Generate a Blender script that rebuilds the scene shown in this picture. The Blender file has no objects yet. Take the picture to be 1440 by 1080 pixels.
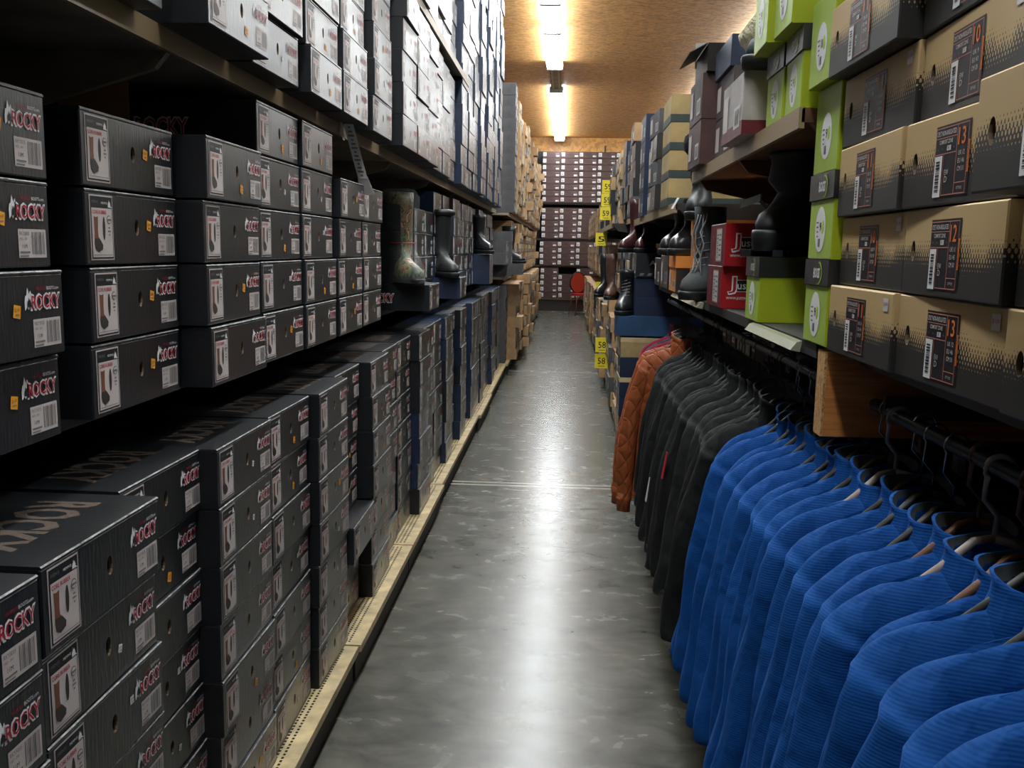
import bpy, math, random
from mathutils import Matrix, Vector
C = bpy.context.scene.collection
S = bpy.context.scene
random.seed(7)
PI = math.pi
# ---------------------------------------------------------------- camera, world, exposure
cd = bpy.data.cameras.new('camera'); cam = bpy.data.objects.new('camera', cd); C.objects.link(cam)
R = ((0.9981133, -0.02691541, 0.05518523), (0.05850772, 0.14436969, -0.98779261), (0.01861977, 0.9891577, 0.14567207))
M = Matrix([list(R[0]) + [0], list(R[1]) + [0], list(R[2]) + [1.45], [0, 0, 0, 1]])
cam.matrix_world = M
cd.sensor_width = 36; cd.lens = 1300 / 1440 * 36; cd.clip_start = 0.02; cd.clip_end = 100
S.camera = cam
w = bpy.data.worlds.new('world'); S.world = w; w.use_nodes = True
w.node_tree.nodes['Background'].inputs[0].default_value = (0.9, 0.95, 1, 1)
w.node_tree.nodes['Background'].inputs[1].default_value = 0.02
S.view_settings.view_transform = 'Standard'; S.view_settings.look = 'None'
S.view_settings.gamma = 1; S.view_settings.use_curve_mapping = False
S.view_settings.exposure = 0.60
LENS_POWER = 23.0
S.cycles.max_bounces = 6; S.cycles.diffuse_bounces = 3; S.cycles.glossy_bounces = 3

# ---------------------------------------------------------------- materials
def mat(name, col, rough=0.6, spec=0.5, metal=0.0, emit=None, strength=0, noise=None, bump=None, alpha=None, sheen=0, coat=0):
    m = bpy.data.materials.new(name); m.use_nodes = True
    nt = m.node_tree; b = nt.nodes['Principled BSDF']
    b.inputs['Base Color'].default_value = (*col, 1); b.inputs['Roughness'].default_value = rough
    b.inputs['Specular IOR Level'].default_value = spec; b.inputs['Metallic'].default_value = metal
    if sheen: b.inputs['Sheen Weight'].default_value = sheen; b.inputs['Sheen Roughness'].default_value = 0.4
    if coat: b.inputs['Coat Weight'].default_value = coat; b.inputs['Coat Roughness'].default_value = 0.30
    if emit: b.inputs['Emission Color'].default_value = (*emit, 1); b.inputs['Emission Strength'].default_value = strength
    if alpha is not None: b.inputs['Alpha'].default_value = alpha
    tc = None
    if noise or bump:
        tc = nt.nodes.new('ShaderNodeTexCoord')
    if noise:                      # (scale, amount, stretch)
        sc, amt, st = noise
        mp = nt.nodes.new('ShaderNodeMapping'); mp.inputs['Scale'].default_value = st
        nt.links.new(tc.outputs['Object'], mp.inputs[0])
        n = nt.nodes.new('ShaderNodeTexNoise'); n.inputs['Scale'].default_value = sc; n.inputs['Detail'].default_value = 5
        nt.links.new(mp.outputs[0], n.inputs['Vector'])
        r = nt.nodes.new('ShaderNodeValToRGB')
        r.color_ramp.elements[0].position = 0.3; r.color_ramp.elements[1].position = 0.7
        r.color_ramp.elements[0].color = (*[c * (1 - amt) for c in col], 1)
        r.color_ramp.elements[1].color = (*[min(1, c * (1 + amt)) for c in col], 1)
        nt.links.new(n.outputs[0], r.inputs[0]); nt.links.new(r.outputs[0], b.inputs['Base Color'])
    if bump:                       # (scale, strength, stretch, distance)
        sc, stg, st, dist = bump
        mp = nt.nodes.new('ShaderNodeMapping'); mp.inputs['Scale'].default_value = st
        nt.links.new(tc.outputs['Object'], mp.inputs[0])
        n = nt.nodes.new('ShaderNodeTexNoise'); n.inputs['Scale'].default_value = sc
        nt.links.new(mp.outputs[0], n.inputs['Vector'])
        bp = nt.nodes.new('ShaderNodeBump'); bp.inputs['Strength'].default_value = stg; bp.inputs['Distance'].default_value = dist
        nt.links.new(n.outputs[0], bp.inputs['Height']); nt.links.new(bp.outputs[0], b.inputs['Normal'])
    return m

def card(name, col, rough=0.42, spec=0.5, amt=0.25, coat=0):
    return mat(name, col, rough, spec, coat=coat, noise=(9, amt, (1, 1, 1)), bump=(30, 0.25, (1, 6, 1), 0.004))

black_card = card('black_card', (0.0085, 0.0095, 0.0115), 0.36, 0.9, coat=0.8)
black_side = card('black_side', (0.009, 0.010, 0.013), 0.45)
navy_card = card('navy_card', (0.012, 0.023, 0.054), 0.42, 0.5)
navy_face = card('navy_face', (0.030, 0.036, 0.048), 0.36, 0.9, coat=0.8)
blue_card = card('blue_card', (0.02, 0.065, 0.15), 0.5)
grey_card = card('grey_card', (0.075, 0.073, 0.078), 0.5)
palegrey_card = card('palegrey_card', (0.38, 0.35, 0.33), 0.5)
kraft = card('kraft', (0.42, 0.26, 0.13), 0.7)
kraft_pale = card('kraft_pale', (0.52, 0.40, 0.22), 0.6)
olive_tan = card('olive_tan', (0.38, 0.28, 0.12), 0.6)
darkgreen_card = card('darkgreen_card', (0.035, 0.055, 0.05), 0.5)
brown_card = card('brown_card', (0.07, 0.033, 0.028), 0.5)
dkbrown_card = card('dkbrown_card', (0.06, 0.045, 0.04), 0.5)
lime_card = card('lime_card', (0.34, 0.41, 0.012), 0.45, amt=0.06)
limepale_card = card('limepale_card', (0.34, 0.48, 0.08), 0.45, amt=0.06)
red_card = card('red_card', (0.36, 0.008, 0.014), 0.4, amt=0.08)
maroon_card = card('maroon_card', (0.12, 0.012, 0.02), 0.45, amt=0.1)
orange_card = card('orange_card', (0.75, 0.26, 0.05), 0.5, amt=0.08)
worn = mat('worn_edge', (0.25, 0.25, 0.25), 0.7, noise=(60, 0.7, (1, 1, 1)))
worn_tan = mat('worn_tan_edge', (0.62, 0.46, 0.25), 0.7)
rim = mat('cut_cardboard', (0.16, 0.11, 0.07), 0.9)
inside = mat('box_inside', (0.012, 0.009, 0.008), 0.9)
white = mat('white_paper', (0.56, 0.55, 0.54), 0.4)
cream = mat('cream_paper', (0.54, 0.48, 0.46), 0.45)
ink = mat('black_ink', (0.012, 0.012, 0.014), 0.45)
greyink = mat('grey_ink', (0.16, 0.15, 0.15), 0.5)
redink = mat('red_ink', (0.42, 0.012, 0.03), 0.45)
brownink = mat('brown_ink', (0.17, 0.065, 0.03), 0.5)
darkboot = mat('dark_boot_ink', (0.035, 0.028, 0.024), 0.5)
orangeink = mat('orange_ink', (0.72, 0.18, 0.03), 0.5)
orange_sticker = mat('orange_sticker', (0.85, 0.36, 0.02), 0.5)
pinkline = mat('pink_line', (0.50, 0.20, 0.14), 0.5)
labelblack = mat('label_black', (0.014, 0.010, 0.014), 0.4)
beigeink = mat('beige_ink', (0.085, 0.062, 0.048), 0.5)
greenink = mat('green_ink', (0.40, 0.60, 0.06), 0.5)
yellow = mat('yellow_card', (0.85, 0.70, 0.03), 0.5)
whitebright = mat('white_ink', (0.75, 0.75, 0.75), 0.5)

def tan_print():
    m = mat('tan_black_halftone', (0.4, 0.3, 0.15), 0.5)
    nt = m.node_tree; b = nt.nodes['Principled BSDF']; N = nt.nodes.new; L = nt.links.new
    tc = N('ShaderNodeTexCoord'); sep = N('ShaderNodeSeparateXYZ'); L(tc.outputs['Object'], sep.inputs[0])
    def mth(op, x, y=None):
        q = N('ShaderNodeMath'); q.operation = op
        for i_, s_ in enumerate((x, y)):
            if s_ is None: continue
            if isinstance(s_, (int, float)): q.inputs[i_].default_value = s_
            else: L(s_, q.inputs[i_])
        return q.outputs[0]
    hx = mth('MULTIPLY', mth('ADD', sep.outputs['X'], sep.outputs['Y']), 1 / .0078); hz = mth('MULTIPLY', sep.outputs['Z'], 1 / .0125)
    def lattice(o_):
        fx = mth('SUBTRACT', mth('FRACT', mth('ADD', hx, 50 + o_)), .5); fz = mth('SUBTRACT', mth('FRACT', mth('ADD', hz, o_)), .5)
        return mth('SQRT', mth('ADD', mth('MULTIPLY', fx, fx), mth('MULTIPLY', fz, fz)))
    dots = mth('MINIMUM', lattice(0), lattice(.5))
    n = N('ShaderNodeTexNoise'); n.inputs['Scale'].default_value = 14; L(tc.outputs['Object'], n.inputs['Vector'])
    # threshold field: grows with height
    mr = N('ShaderNodeMapRange'); mr.inputs['From Min'].default_value = 0.038; mr.inputs['From Max'].default_value = 0.092
    mr.inputs['To Min'].default_value = 0.02; mr.inputs['To Max'].default_value = 0.60; mr.clamp = False
    L(sep.outputs['Z'], mr.inputs['Value'])
    a = N('ShaderNodeMath'); a.operation = 'MULTIPLY_ADD'; a.inputs[1].default_value = 0.5; L(n.outputs[0], a.inputs[0]); L(mr.outputs[0], a.inputs[2])
    sub = N('ShaderNodeMath'); sub.operation = 'SUBTRACT'; sub.inputs[1].default_value = 0.25; L(a.outputs[0], sub.inputs[0])
    gt = N('ShaderNodeMath'); gt.operation = 'GREATER_THAN'; L(sub.outputs[0], gt.inputs[0]); L(dots, gt.inputs[1])
    mx = N('ShaderNodeMix'); mx.data_type = 'RGBA'; L(gt.outputs[0], mx.inputs[0])
    mx.inputs[6].default_value = (0.022, 0.020, 0.019, 1); mx.inputs[7].default_value = (0.50, 0.35, 0.165, 1)
    L(mx.outputs[2], b.inputs['Base Color'])
    return m
tanprint = tan_print()

def osb(name, base, dark, scale=1.0, gloss=0.45):
    m = mat(name, base, gloss); nt = m.node_tree; b = nt.nodes['Principled BSDF']; N = nt.nodes.new; L = nt.links.new
    tc = N('ShaderNodeTexCoord'); mp = N('ShaderNodeMapping'); mp.inputs['Scale'].default_value = (9 * scale, 22 * scale, 9 * scale)
    L(tc.outputs['Object'], mp.inputs[0])
    v = N('ShaderNodeTexVoronoi'); v.inputs['Scale'].default_value = 2.2; L(mp.outputs[0], v.inputs['Vector'])
    n = N('ShaderNodeTexNoise'); n.inputs['Scale'].default_value = 3; n.inputs['Detail'].default_value = 6; L(mp.outputs[0], n.inputs['Vector'])
    ad = N('ShaderNodeMath'); ad.operation = 'MULTIPLY_ADD'; ad.inputs[1].default_value = 0.5
    sp = N('ShaderNodeSeparateColor'); L(v.outputs['Color'], sp.inputs[0]); L(sp.outputs[0], ad.inputs[0]); 
    h = N('ShaderNodeMath'); h.operation = 'MULTIPLY'; h.inputs[1].default_value = 0.6; L(n.outputs[0], h.inputs[0]); L(h.outputs[0], ad.inputs[2])
    r = N('ShaderNodeValToRGB'); r.color_ramp.elements[0].position = 0.2; r.color_ramp.elements[1].position = 0.75
    r.color_ramp.elements[0].color = (*dark, 1); r.color_ramp.elements[1].color = (*base, 1)
    L(ad.outputs[0], r.inputs[0]); L(r.outputs[0], b.inputs['Base Color'])
    bp = N('ShaderNodeBump'); bp.inputs['Strength'].default_value = 0.5; bp.inputs['Distance'].default_value = 0.01
    L(ad.outputs[0], bp.inputs['Height']); L(bp.outputs[0], b.inputs['Normal'])
    return m
osb_ceiling = osb('osb_ceiling', (0.74, 0.41, 0.15), (0.30, 0.135, 0.045))
osb_wall = osb('osb_wall', (0.62, 0.31, 0.08), (0.34, 0.15, 0.04), 0.8)
osb_edge = osb('osb_cut_edge', (0.62, 0.36, 0.14), (0.25, 0.12, 0.04), 8, 0.8)

def concrete():
    m = mat('polished_concrete', (0.2, 0.2, 0.18), 0.3); nt = m.node_tree; b = nt.nodes['Principled BSDF']; N = nt.nodes.new; L = nt.links.new
    tc = N('ShaderNodeTexCoord')
    n1 = N('ShaderNodeTexNoise'); n1.inputs['Scale'].default_value = 2.6; n1.inputs['Detail'].default_value = 9; n1.inputs['Roughness'].default_value = 0.62; n1.inputs['Distortion'].default_value = 0.6
    L(tc.outputs['Object'], n1.inputs['Vector'])
    mp = N('ShaderNodeMapping'); mp.inputs['Scale'].default_value = (1.6, 2.6, 1); mp.inputs['Rotation'].default_value = (0, 0, 0.25); L(tc.outputs['Object'], mp.inputs[0])
    n2 = N('ShaderNodeTexNoise'); n2.inputs['Scale'].default_value = 4; n2.inputs['Detail'].default_value = 8; n2.inputs['Distortion'].default_value = 0.7; L(mp.outputs[0], n2.inputs['Vector'])
    ad = N('ShaderNodeMath'); ad.operation = 'ADD'; L(n1.outputs[0], ad.inputs[0]); L(n2.outputs[0], ad.inputs[1])
    r = N('ShaderNodeValToRGB'); e = r.color_ramp.elements
    e[0].position = 0.36; e[0].color = (0.050, 0.051, 0.042, 1); e[1].position = 0.66; e[1].color = (0.155, 0.152, 0.125, 1)
    hf = N('ShaderNodeMath'); hf.operation = 'MULTIPLY'; hf.inputs[1].default_value = 0.5; L(ad.outputs[0], hf.inputs[0]); L(hf.outputs[0], r.inputs[0])
    # saw-cut joints every 5.33 m
    sp = N('ShaderNodeSeparateXYZ'); L(tc.outputs['Object'], sp.inputs[0])
    s1 = N('ShaderNodeMath'); s1.operation = 'ADD'; s1.inputs[1].default_value = -5.57 + 5.33 * 10.5; L(sp.outputs['Y'], s1.inputs[0])
    md = N('ShaderNodeMath'); md.operation = 'MODULO'; md.inputs[1].default_value = 5.33; L(s1.outputs[0], md.inputs[0])
    s2 = N('ShaderNodeMath'); s2.operation = 'SUBTRACT'; s2.inputs[1].default_value = 5.33 / 2; L(md.outputs[0], s2.inputs[0])
    ab = N('ShaderNodeMath'); ab.operation = 'ABSOLUTE'; L(s2.outputs[0], ab.inputs[0])
    lt = N('ShaderNodeMath'); lt.operation = 'LESS_THAN'; lt.inputs[1].default_value = 0.013; L(ab.outputs[0], lt.inputs[0])
    lt2 = N('ShaderNodeMath'); lt2.operation = 'LESS_THAN'; lt2.inputs[1].default_value = 0.050; L(ab.outputs[0], lt2.inputs[0])
    mx0 = N('ShaderNodeMix'); mx0.data_type = 'RGBA'; L(lt2.outputs[0], mx0.inputs[0]); L(r.outputs[0], mx0.inputs[6]); mx0.inputs[7].default_value = (0.34, 0.33, 0.28, 1)
    mx = N('ShaderNodeMix'); mx.data_type = 'RGBA'; L(lt.outputs[0], mx.inputs[0]); L(mx0.outputs[2], mx.inputs[6]); mx.inputs[7].default_value = (0.02, 0.02, 0.018, 1)
    L(mx.outputs[2], b.inputs['Base Color'])
    rr = N('ShaderNodeMapRange'); rr.inputs['To Min'].default_value = 0.20; rr.inputs['To Max'].default_value = 0.32; L(n2.outputs[0], rr.inputs['Value']); L(rr.outputs[0], b.inputs['Roughness'])
    bp = N('ShaderNodeBump'); bp.inputs['Strength'].default_value = 0.04; bp.inputs['Distance'].default_value = 0.01; L(n2.outputs[0], bp.inputs['Height']); L(bp.outputs[0], b.inputs['Normal'])
    return m
concrete_m = concrete()
wallpaint = mat('wall_paint', (0.10, 0.085, 0.07), 0.8)
deck_m = mat('painted_deck', (0.50, 0.40, 0.22), 0.45, noise=(14, 0.35, (1, 1, 1)))
deck_hole = mat('deck_hole', (0.012, 0.010, 0.008), 0.9)
kick_m = mat('kick_brown', (0.028, 0.020, 0.016), 0.6)
shelf_m = mat('shelf_metal', (0.24, 0.20, 0.145), 0.45, noise=(6, 0.4, (1, 1, 1)))
shelf_lip = mat('shelf_lip', (0.30, 0.22, 0.13), 0.4)
shelf_dark = mat('shelf_dark', (0.030, 0.028, 0.026), 0.5)
panel_dark = mat('panel_dark', (0.03, 0.027, 0.025), 0.8)
chrome = mat('chrome', (0.5, 0.5, 0.5), 0.25, metal=1)
rail_m = mat('dark_rail', (0.05, 0.05, 0.05), 0.35, metal=0.6)
plastic_clear = mat('clear_plastic', (0.5, 0.55, 0.5), 0.10, alpha=0.07)
fix_m = mat('fixture_white', (0.45, 0.42, 0.36), 0.5)
lens_m = mat('lit_lens', (0.9, 0.95, 1), 0.4, emit=(0.86, 0.95, 1.0), strength=LENS_POWER)

def wood(name, base, dark):
    m = mat(name, base, 0.5); nt = m.node_tree; b = nt.nodes['Principled BSDF']; N = nt.nodes.new; L = nt.links.new
    tc = N('ShaderNodeTexCoord'); mp = N('ShaderNodeMapping'); mp.inputs['Scale'].default_value = (1.2, 1, 22); L(tc.outputs['Object'], mp.inputs[0])
    n = N('ShaderNodeTexNoise'); n.inputs['Scale'].default_value = 5; n.inputs['Detail'].default_value = 4; n.inputs['Distortion'].default_value = 0.5; L(mp.outputs[0], n.inputs['Vector'])
    r = N('ShaderNodeValToRGB'); r.color_ramp.elements[0].position = 0.35; r.color_ramp.elements[1].position = 0.65
    r.color_ramp.elements[0].color = (*dark, 1); r.color_ramp.elements[1].color = (*base, 1)
    L(n.outputs[0], r.inputs[0]); L(r.outputs[0], b.inputs['Base Color'])
    return m
plank_m = wood('orange_pine', (0.62, 0.25, 0.06), (0.42, 0.15, 0.035))
shelfwood = wood('brown_ply', (0.16, 0.075, 0.035), (0.09, 0.04, 0.02))

def fabric(name, col, ribs=0, quilt=0, rough=0.8, sheen=0.3, fold=0.0):
    m = mat(name, col, rough, 0.25, sheen=sheen); nt = m.node_tree; b = nt.nodes['Principled BSDF']; N = nt.nodes.new; L = nt.links.new
    b.inputs['Sheen Tint'].default_value = (*[min(1, c * 2 + .05) for c in col], 1)
    tc = N('ShaderNodeTexCoord'); sp = N('ShaderNodeSeparateXYZ'); L(tc.outputs['Object'], sp.inputs[0])
    n = N('ShaderNodeTexNoise'); n.inputs['Scale'].default_value = 18; n.inputs['Detail'].default_value = 3; L(tc.outputs['Object'], n.inputs['Vector'])
    n2 = N('ShaderNodeTexNoise'); n2.inputs['Scale'].default_value = 7; n2.inputs['Detail'].default_value = 2; n2.inputs['Distortion'].default_value = 1.0
    mpf = N('ShaderNodeMapping'); mpf.inputs['Scale'].default_value = (1.8, 1.8, .7); L(tc.outputs['Object'], mpf.inputs[0]); L(mpf.outputs[0], n2.inputs['Vector'])
    mf = N('ShaderNodeMath'); mf.operation = 'MULTIPLY_ADD'; mf.inputs[1].default_value = 2.2; L(n2.outputs[0], mf.inputs[0]); L(n.outputs[0], mf.inputs[2])
    last = mf.outputs[0]; dist = 0.009
    if ribs:
        wv = N('ShaderNodeTexWave'); wv.bands_direction = 'Z'; wv.inputs['Scale'].default_value = ribs; wv.inputs['Distortion'].default_value = 0.4
        L(tc.outputs['Object'], wv.inputs['Vector'])
        ma = N('ShaderNodeMath'); ma.operation = 'MULTIPLY_ADD'; ma.inputs[1].default_value = 0.032; L(wv.outputs['Fac'], ma.inputs[0]); L(mf.outputs[0], ma.inputs[2]); last = ma.outputs[0]
    if quilt:
        def diag(s):
            a = N('ShaderNodeMath'); a.operation = 'MULTIPLY_ADD'; a.inputs[1].default_value = s; L(sp.outputs['Z'], a.inputs[0])
            y = N('ShaderNodeMath'); y.operation = 'ADD'; L(sp.outputs['X'], y.inputs[0]); L(sp.outputs['Y'], y.inputs[1]); L(y.outputs[0], a.inputs[2])
            k = N('ShaderNodeMath'); k.operation = 'MULTIPLY'; k.inputs[1].default_value = PI / quilt; L(a.outputs[0], k.inputs[0])
            s_ = N('ShaderNodeMath'); s_.operation = 'SINE'; L(k.outputs[0], s_.inputs[0])
            q = N('ShaderNodeMath'); q.operation = 'ABSOLUTE'; L(s_.outputs[0], q.inputs[0]); return q.outputs[0]
        mi = N('ShaderNodeMath'); mi.operation = 'MINIMUM'; L(diag(0.6), mi.inputs[0]); L(diag(-0.6), mi.inputs[1])
        pw = N('ShaderNodeMath'); pw.operation = 'POWER'; pw.inputs[1].default_value = 0.4; L(mi.outputs[0], pw.inputs[0])
        ma = N('ShaderNodeMath'); ma.operation = 'MULTIPLY_ADD'; ma.inputs[1].default_value = 0.7; L(pw.outputs[0], ma.inputs[0]); L(n.outputs[0], ma.inputs[2]); last = ma.outputs[0]; dist = 0.01
    bp = N('ShaderNodeBump'); bp.inputs['Strength'].default_value = 0.8; bp.inputs['Distance'].default_value = dist
    L(last, bp.inputs['Height']); L(bp.outputs[0], b.inputs['Normal'])
    return m
blue_fab = fabric('blue_grid_fleece', (0.0015, 0.062, 0.26), ribs=70, sheen=0.08)
grey_lining = fabric('grey_lining', (0.10, 0.11, 0.12))
black_fab = fabric('black_softshell', (0.008, 0.009, 0.009), rough=0.75, sheen=0.05)
char_fab = fabric('charcoal_softshell', (0.014, 0.016, 0.016), rough=0.75, sheen=0.06)
orange_fab = fabric('rust_quilted', (0.27, 0.070, 0.022), quilt=0.06, rough=0.55)
red_fab = fabric('crimson_knit', (0.20, 0.006, 0.03))
slate_fab = fabric('slate_fleece', (0.035, 0.04, 0.055))
lightgrey_fab = fabric('light_grey_fleece', (0.30, 0.28, 0.26))
leather_black = mat('black_leather', (0.014, 0.014, 0.016), 0.3, noise=(20, 0.4, (1, 1, 1)))
leather_brown = mat('brown_leather', (0.085, 0.045, 0.03), 0.38, noise=(20, 0.4, (1, 1, 1)))
leather_maroon = mat('maroon_leather', (0.055, 0.018, 0.018), 0.25)
rubber_black = mat('black_rubber', (0.010, 0.011, 0.012), 0.5)
nylon_black = mat('black_nylon', (0.012, 0.012, 0.014), 0.6, bump=(7, 0.9, (1, 1, 1), 0.03))
suede_grey = mat('grey_suede', (0.05, 0.058, 0.058), 0.9)
fur_black = mat('black_fleece_cuff', (0.006, 0.006, 0.007), 1.0, bump=(90, 1, (1, 1, 1), 0.01))
fur_cream = mat('cream_sheepskin', (0.60, 0.55, 0.38), 1.0, bump=(70, 1, (1, 1, 1), 0.012))
olive_rubber = mat('olive_rubber', (0.06, 0.085, 0.04), 0.4)
lace_m = mat('grey_lace', (0.22, 0.22, 0.22), 0.7)
ribbon_red = mat('red_band', (0.35, 0.03, 0.02), 0.5)
def camo():
    m = mat('camouflage', (0.1, 0.1, 0.05), 0.5); nt = m.node_tree; b = nt.nodes['Principled BSDF']; N = nt.nodes.new; L = nt.links.new
    tc = N('ShaderNodeTexCoord'); mp = N('ShaderNodeMapping'); mp.inputs['Scale'].default_value = (1, 1, 0.45); L(tc.outputs['Object'], mp.inputs[0])
    n = N('ShaderNodeTexNoise'); n.inputs['Scale'].default_value = 22; n.inputs['Detail'].default_value = 4; n.inputs['Distortion'].default_value = 1.5; L(mp.outputs[0], n.inputs['Vector'])
    r = N('ShaderNodeValToRGB'); r.color_ramp.interpolation = 'CONSTANT'; e = r.color_ramp.elements
    e[0].position = 0; e[0].color = (0.035, 0.038, 0.02, 1); e[1].position = 0.42; e[1].color = (0.085, 0.12, 0.05, 1)
    for p, c in ((0.5, (0.24, 0.13, 0.06, 1)), (0.57, (0.035, 0.025, 0.015, 1)), (0.63, (0.42, 0.28, 0.14, 1))):
        q = e.new(p); q.color = c
    L(n.outputs[0], r.inputs[0]); L(r.outputs[0], b.inputs['Base Color']); return m
camo_m = camo()

# ---------------------------------------------------------------- helpers
def obj(name, mesh, parent=None):
    o = bpy.data.objects.new(name, mesh); C.objects.link(o)
    if parent: o.parent = parent
    return o
def tag(o, label, cat, group=None):
    o['label'] = label; o['category'] = cat
    if group: o['group'] = group
    return o
def thing(name, label, cat, loc=(0, 0, 0), rot=(0, 0, 0), group=None):
    o = bpy.data.objects.new(name, None); C.objects.link(o); o.location = loc; o.rotation_euler = rot
    o.empty_display_size = 0.1
    return tag(o, label, cat, group)
class MB:
    def __init__(s): s.v = []; s.f = []; s.m = []; s.sm = []; s.mats = []
    def mi(s, m):
        if m not in s.mats: s.mats.append(m)
        return s.mats.index(m)
    def face(s, pts, m, smooth=False):
        b = len(s.v); s.v += [tuple(p) for p in pts]; s.f.append(tuple(range(b, b + len(pts)))); s.m.append(s.mi(m)); s.sm.append(smooth)
    def box(s, x0, x1, y0, y1, z0, z1, m, top=None):
        P = [(x0, y0, z0), (x1, y0, z0), (x1, y1, z0), (x0, y1, z0), (x0, y0, z1), (x1, y0, z1), (x1, y1, z1), (x0, y1, z1)]
        b = len(s.v); s.v += P
        for i, f in enumerate(((0, 3, 2, 1), (4, 5, 6, 7), (0, 1, 5, 4), (1, 2, 6, 5), (2, 3, 7, 6), (3, 0, 4, 7))):
            s.f.append(tuple(b + k for k in f)); s.m.append(s.mi(top if (top and i == 1) else m)); s.sm.append(False)
        return s
    def loft(s, rings, m, cap0=True, cap1=True, smooth=True, closed=True):
        b = len(s.v); n = len(rings[0]); k = s.mi(m)
        for r in rings: s.v += [tuple(p) for p in r]
        for i in range(len(rings) - 1):
            for j in range(n if closed else n - 1):
                j2 = (j + 1) % n
                s.f.append((b + i * n + j, b + i * n + j2, b + (i + 1) * n + j2, b + (i + 1) * n + j)); s.m.append(k); s.sm.append(smooth)
        if cap0: s.f.append(tuple(b + j for j in reversed(range(n)))); s.m.append(k); s.sm.append(False)
        if cap1: s.f.append(tuple(b + (len(rings) - 1) * n + j for j in range(n))); s.m.append(k); s.sm.append(False)
        return s
    def tube(s, pts, r, m, n=8, caps=True):
        pts = [Vector(p) for p in pts]; rings = []
        up = Vector((0, 0, 1))
        for i, p in enumerate(pts):
            t = (pts[min(i + 1, len(pts) - 1)] - pts[max(i - 1, 0)]).normalized()
            a = t.cross(up)
            if a.length < 0.2: a = t.cross(Vector((0, 1, 0)))
            a.normalize(); c = a.cross(t).normalized()
            rr = r[i] if isinstance(r, (list, tuple)) else r
            rings.append([p + a * math.cos(2 * PI * j / n) * rr + c * math.sin(2 * PI * j / n) * rr for j in range(n)])
        return s.loft(rings, m, caps, caps)
    def mesh(s, name):
        me = bpy.data.meshes.new(name); me.from_pydata(s.v, [], s.f)
        for m in s.mats: me.materials.append(m)
        me.polygons.foreach_set('material_index', s.m); me.polygons.foreach_set('use_smooth', s.sm); me.update()
        return me
    def build(s, name, parent=None): return obj(name, s.mesh(name), parent)
def copy_tree(o, parent=None):
    c = o.copy(); C.objects.link(c); c.parent = parent
    for ch in o.children: copy_tree(ch, c)
    return c
ORD = ['first', 'second', 'third', 'fourth', 'fifth', 'sixth', 'seventh', 'eighth', 'ninth', 'tenth', 'eleventh', 'twelfth', 'thirteenth', 'fourteenth', 'fifteenth', 'sixteenth', 'seventeenth', 'eighteenth', 'nineteenth', 'twentieth']
TENS = ['twenty', 'thirty', 'forty']
def ordn(n):
    if n <= 20: return ORD[n - 1]
    t, u = divmod(n, 10)
    return (TENS[t - 2] + '-' + ORD[u - 1]) if u else {3: 'thirtieth', 4: 'fortieth'}[t]

_tc = {}
def glyphs(txt, bold=0.0):
    key = (txt, bold)
    if key in _tc: return _tc[key]
    cu = bpy.data.curves.new('t', 'FONT'); cu.body = txt; cu.size = 1; cu.offset = bold; cu.resolution_u = 2
    o = bpy.data.objects.new('t', cu); C.objects.link(o)
    dg = bpy.context.evaluated_depsgraph_get(); me = bpy.data.meshes.new_from_object(o.evaluated_get(dg))
    vs = [(v.co.x, v.co.y) for v in me.vertices]; fs = [tuple(p.vertices) for p in me.polygons]
    bpy.data.objects.remove(o); bpy.data.curves.remove(cu); bpy.data.meshes.remove(me)
    x0 = min(v[0] for v in vs); x1 = max(v[0] for v in vs); y0 = min(v[1] for v in vs); y1 = max(v[1] for v in vs)
    vs = [((x - x0) / (x1 - x0), (y - y0) / (y1 - y0)) for x, y in vs]
    _tc[key] = (vs, fs); return _tc[key]
class Decal(MB):
    """flat print on a plane: u to the right, v up; M maps (u, v, height) to local space"""
    def __init__(s, fn): super().__init__(); s.fn = fn
    def rect(s, u0, v0, u1, v1, m, l=1): s.face([s.fn(u0, v0, l), s.fn(u1, v0, l), s.fn(u1, v1, l), s.fn(u0, v1, l)], m); return s
    def poly(s, pts, m, l=1, o=(0, 0), k=1): s.face([s.fn(o[0] + u * k, o[1] + v * k, l) for u, v in pts], m); return s
    def ell(s, u, v, ru, rv, m, l=1, n=20): s.face([s.fn(u + ru * math.cos(2 * PI * i / n), v + rv * math.sin(2 * PI * i / n), l) for i in range(n)], m); return s
    def text(s, t, u0, v0, u1, v1, m, l=2, bold=0.0, vert=False):
        vs, fs = glyphs(t, bold); b = len(s.v); k = s.mi(m)
        if vert: s.v += [s.fn(u1 - y * (u1 - u0), v0 + x * (v1 - v0), l) for x, y in vs]
        else: s.v += [s.fn(u0 + x * (u1 - u0), v0 + y * (v1 - v0), l) for x, y in vs]
        for f in fs: s.f.append(tuple(b + i for i in f)); s.m.append(k); s.sm.append(False)
        return s
    def bars(s, u0, v0, u1, v1, m, l=2, n=14, seed=1, vert=False):
        r = random.Random(seed); p = 0.0
        L = (v1 - v0) if vert else (u1 - u0)
        while p < 1:
            wd = r.choice((1, 1, 2, 3)) / (n * 3.2)
            if vert: s.rect(u0, v0 + p * L, u1, v0 + min(1, p + wd) * L, m, l)
            else: s.rect(u0 + p * L, v0, u0 + min(1, p + wd) * L, v1, m, l)
            p += wd + r.choice((1, 2)) / (n * 3.2)
        return s
def front(W): return lambda u, v, l: (0.0004 * l + 0.0002, u - W / 2, v)

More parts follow.
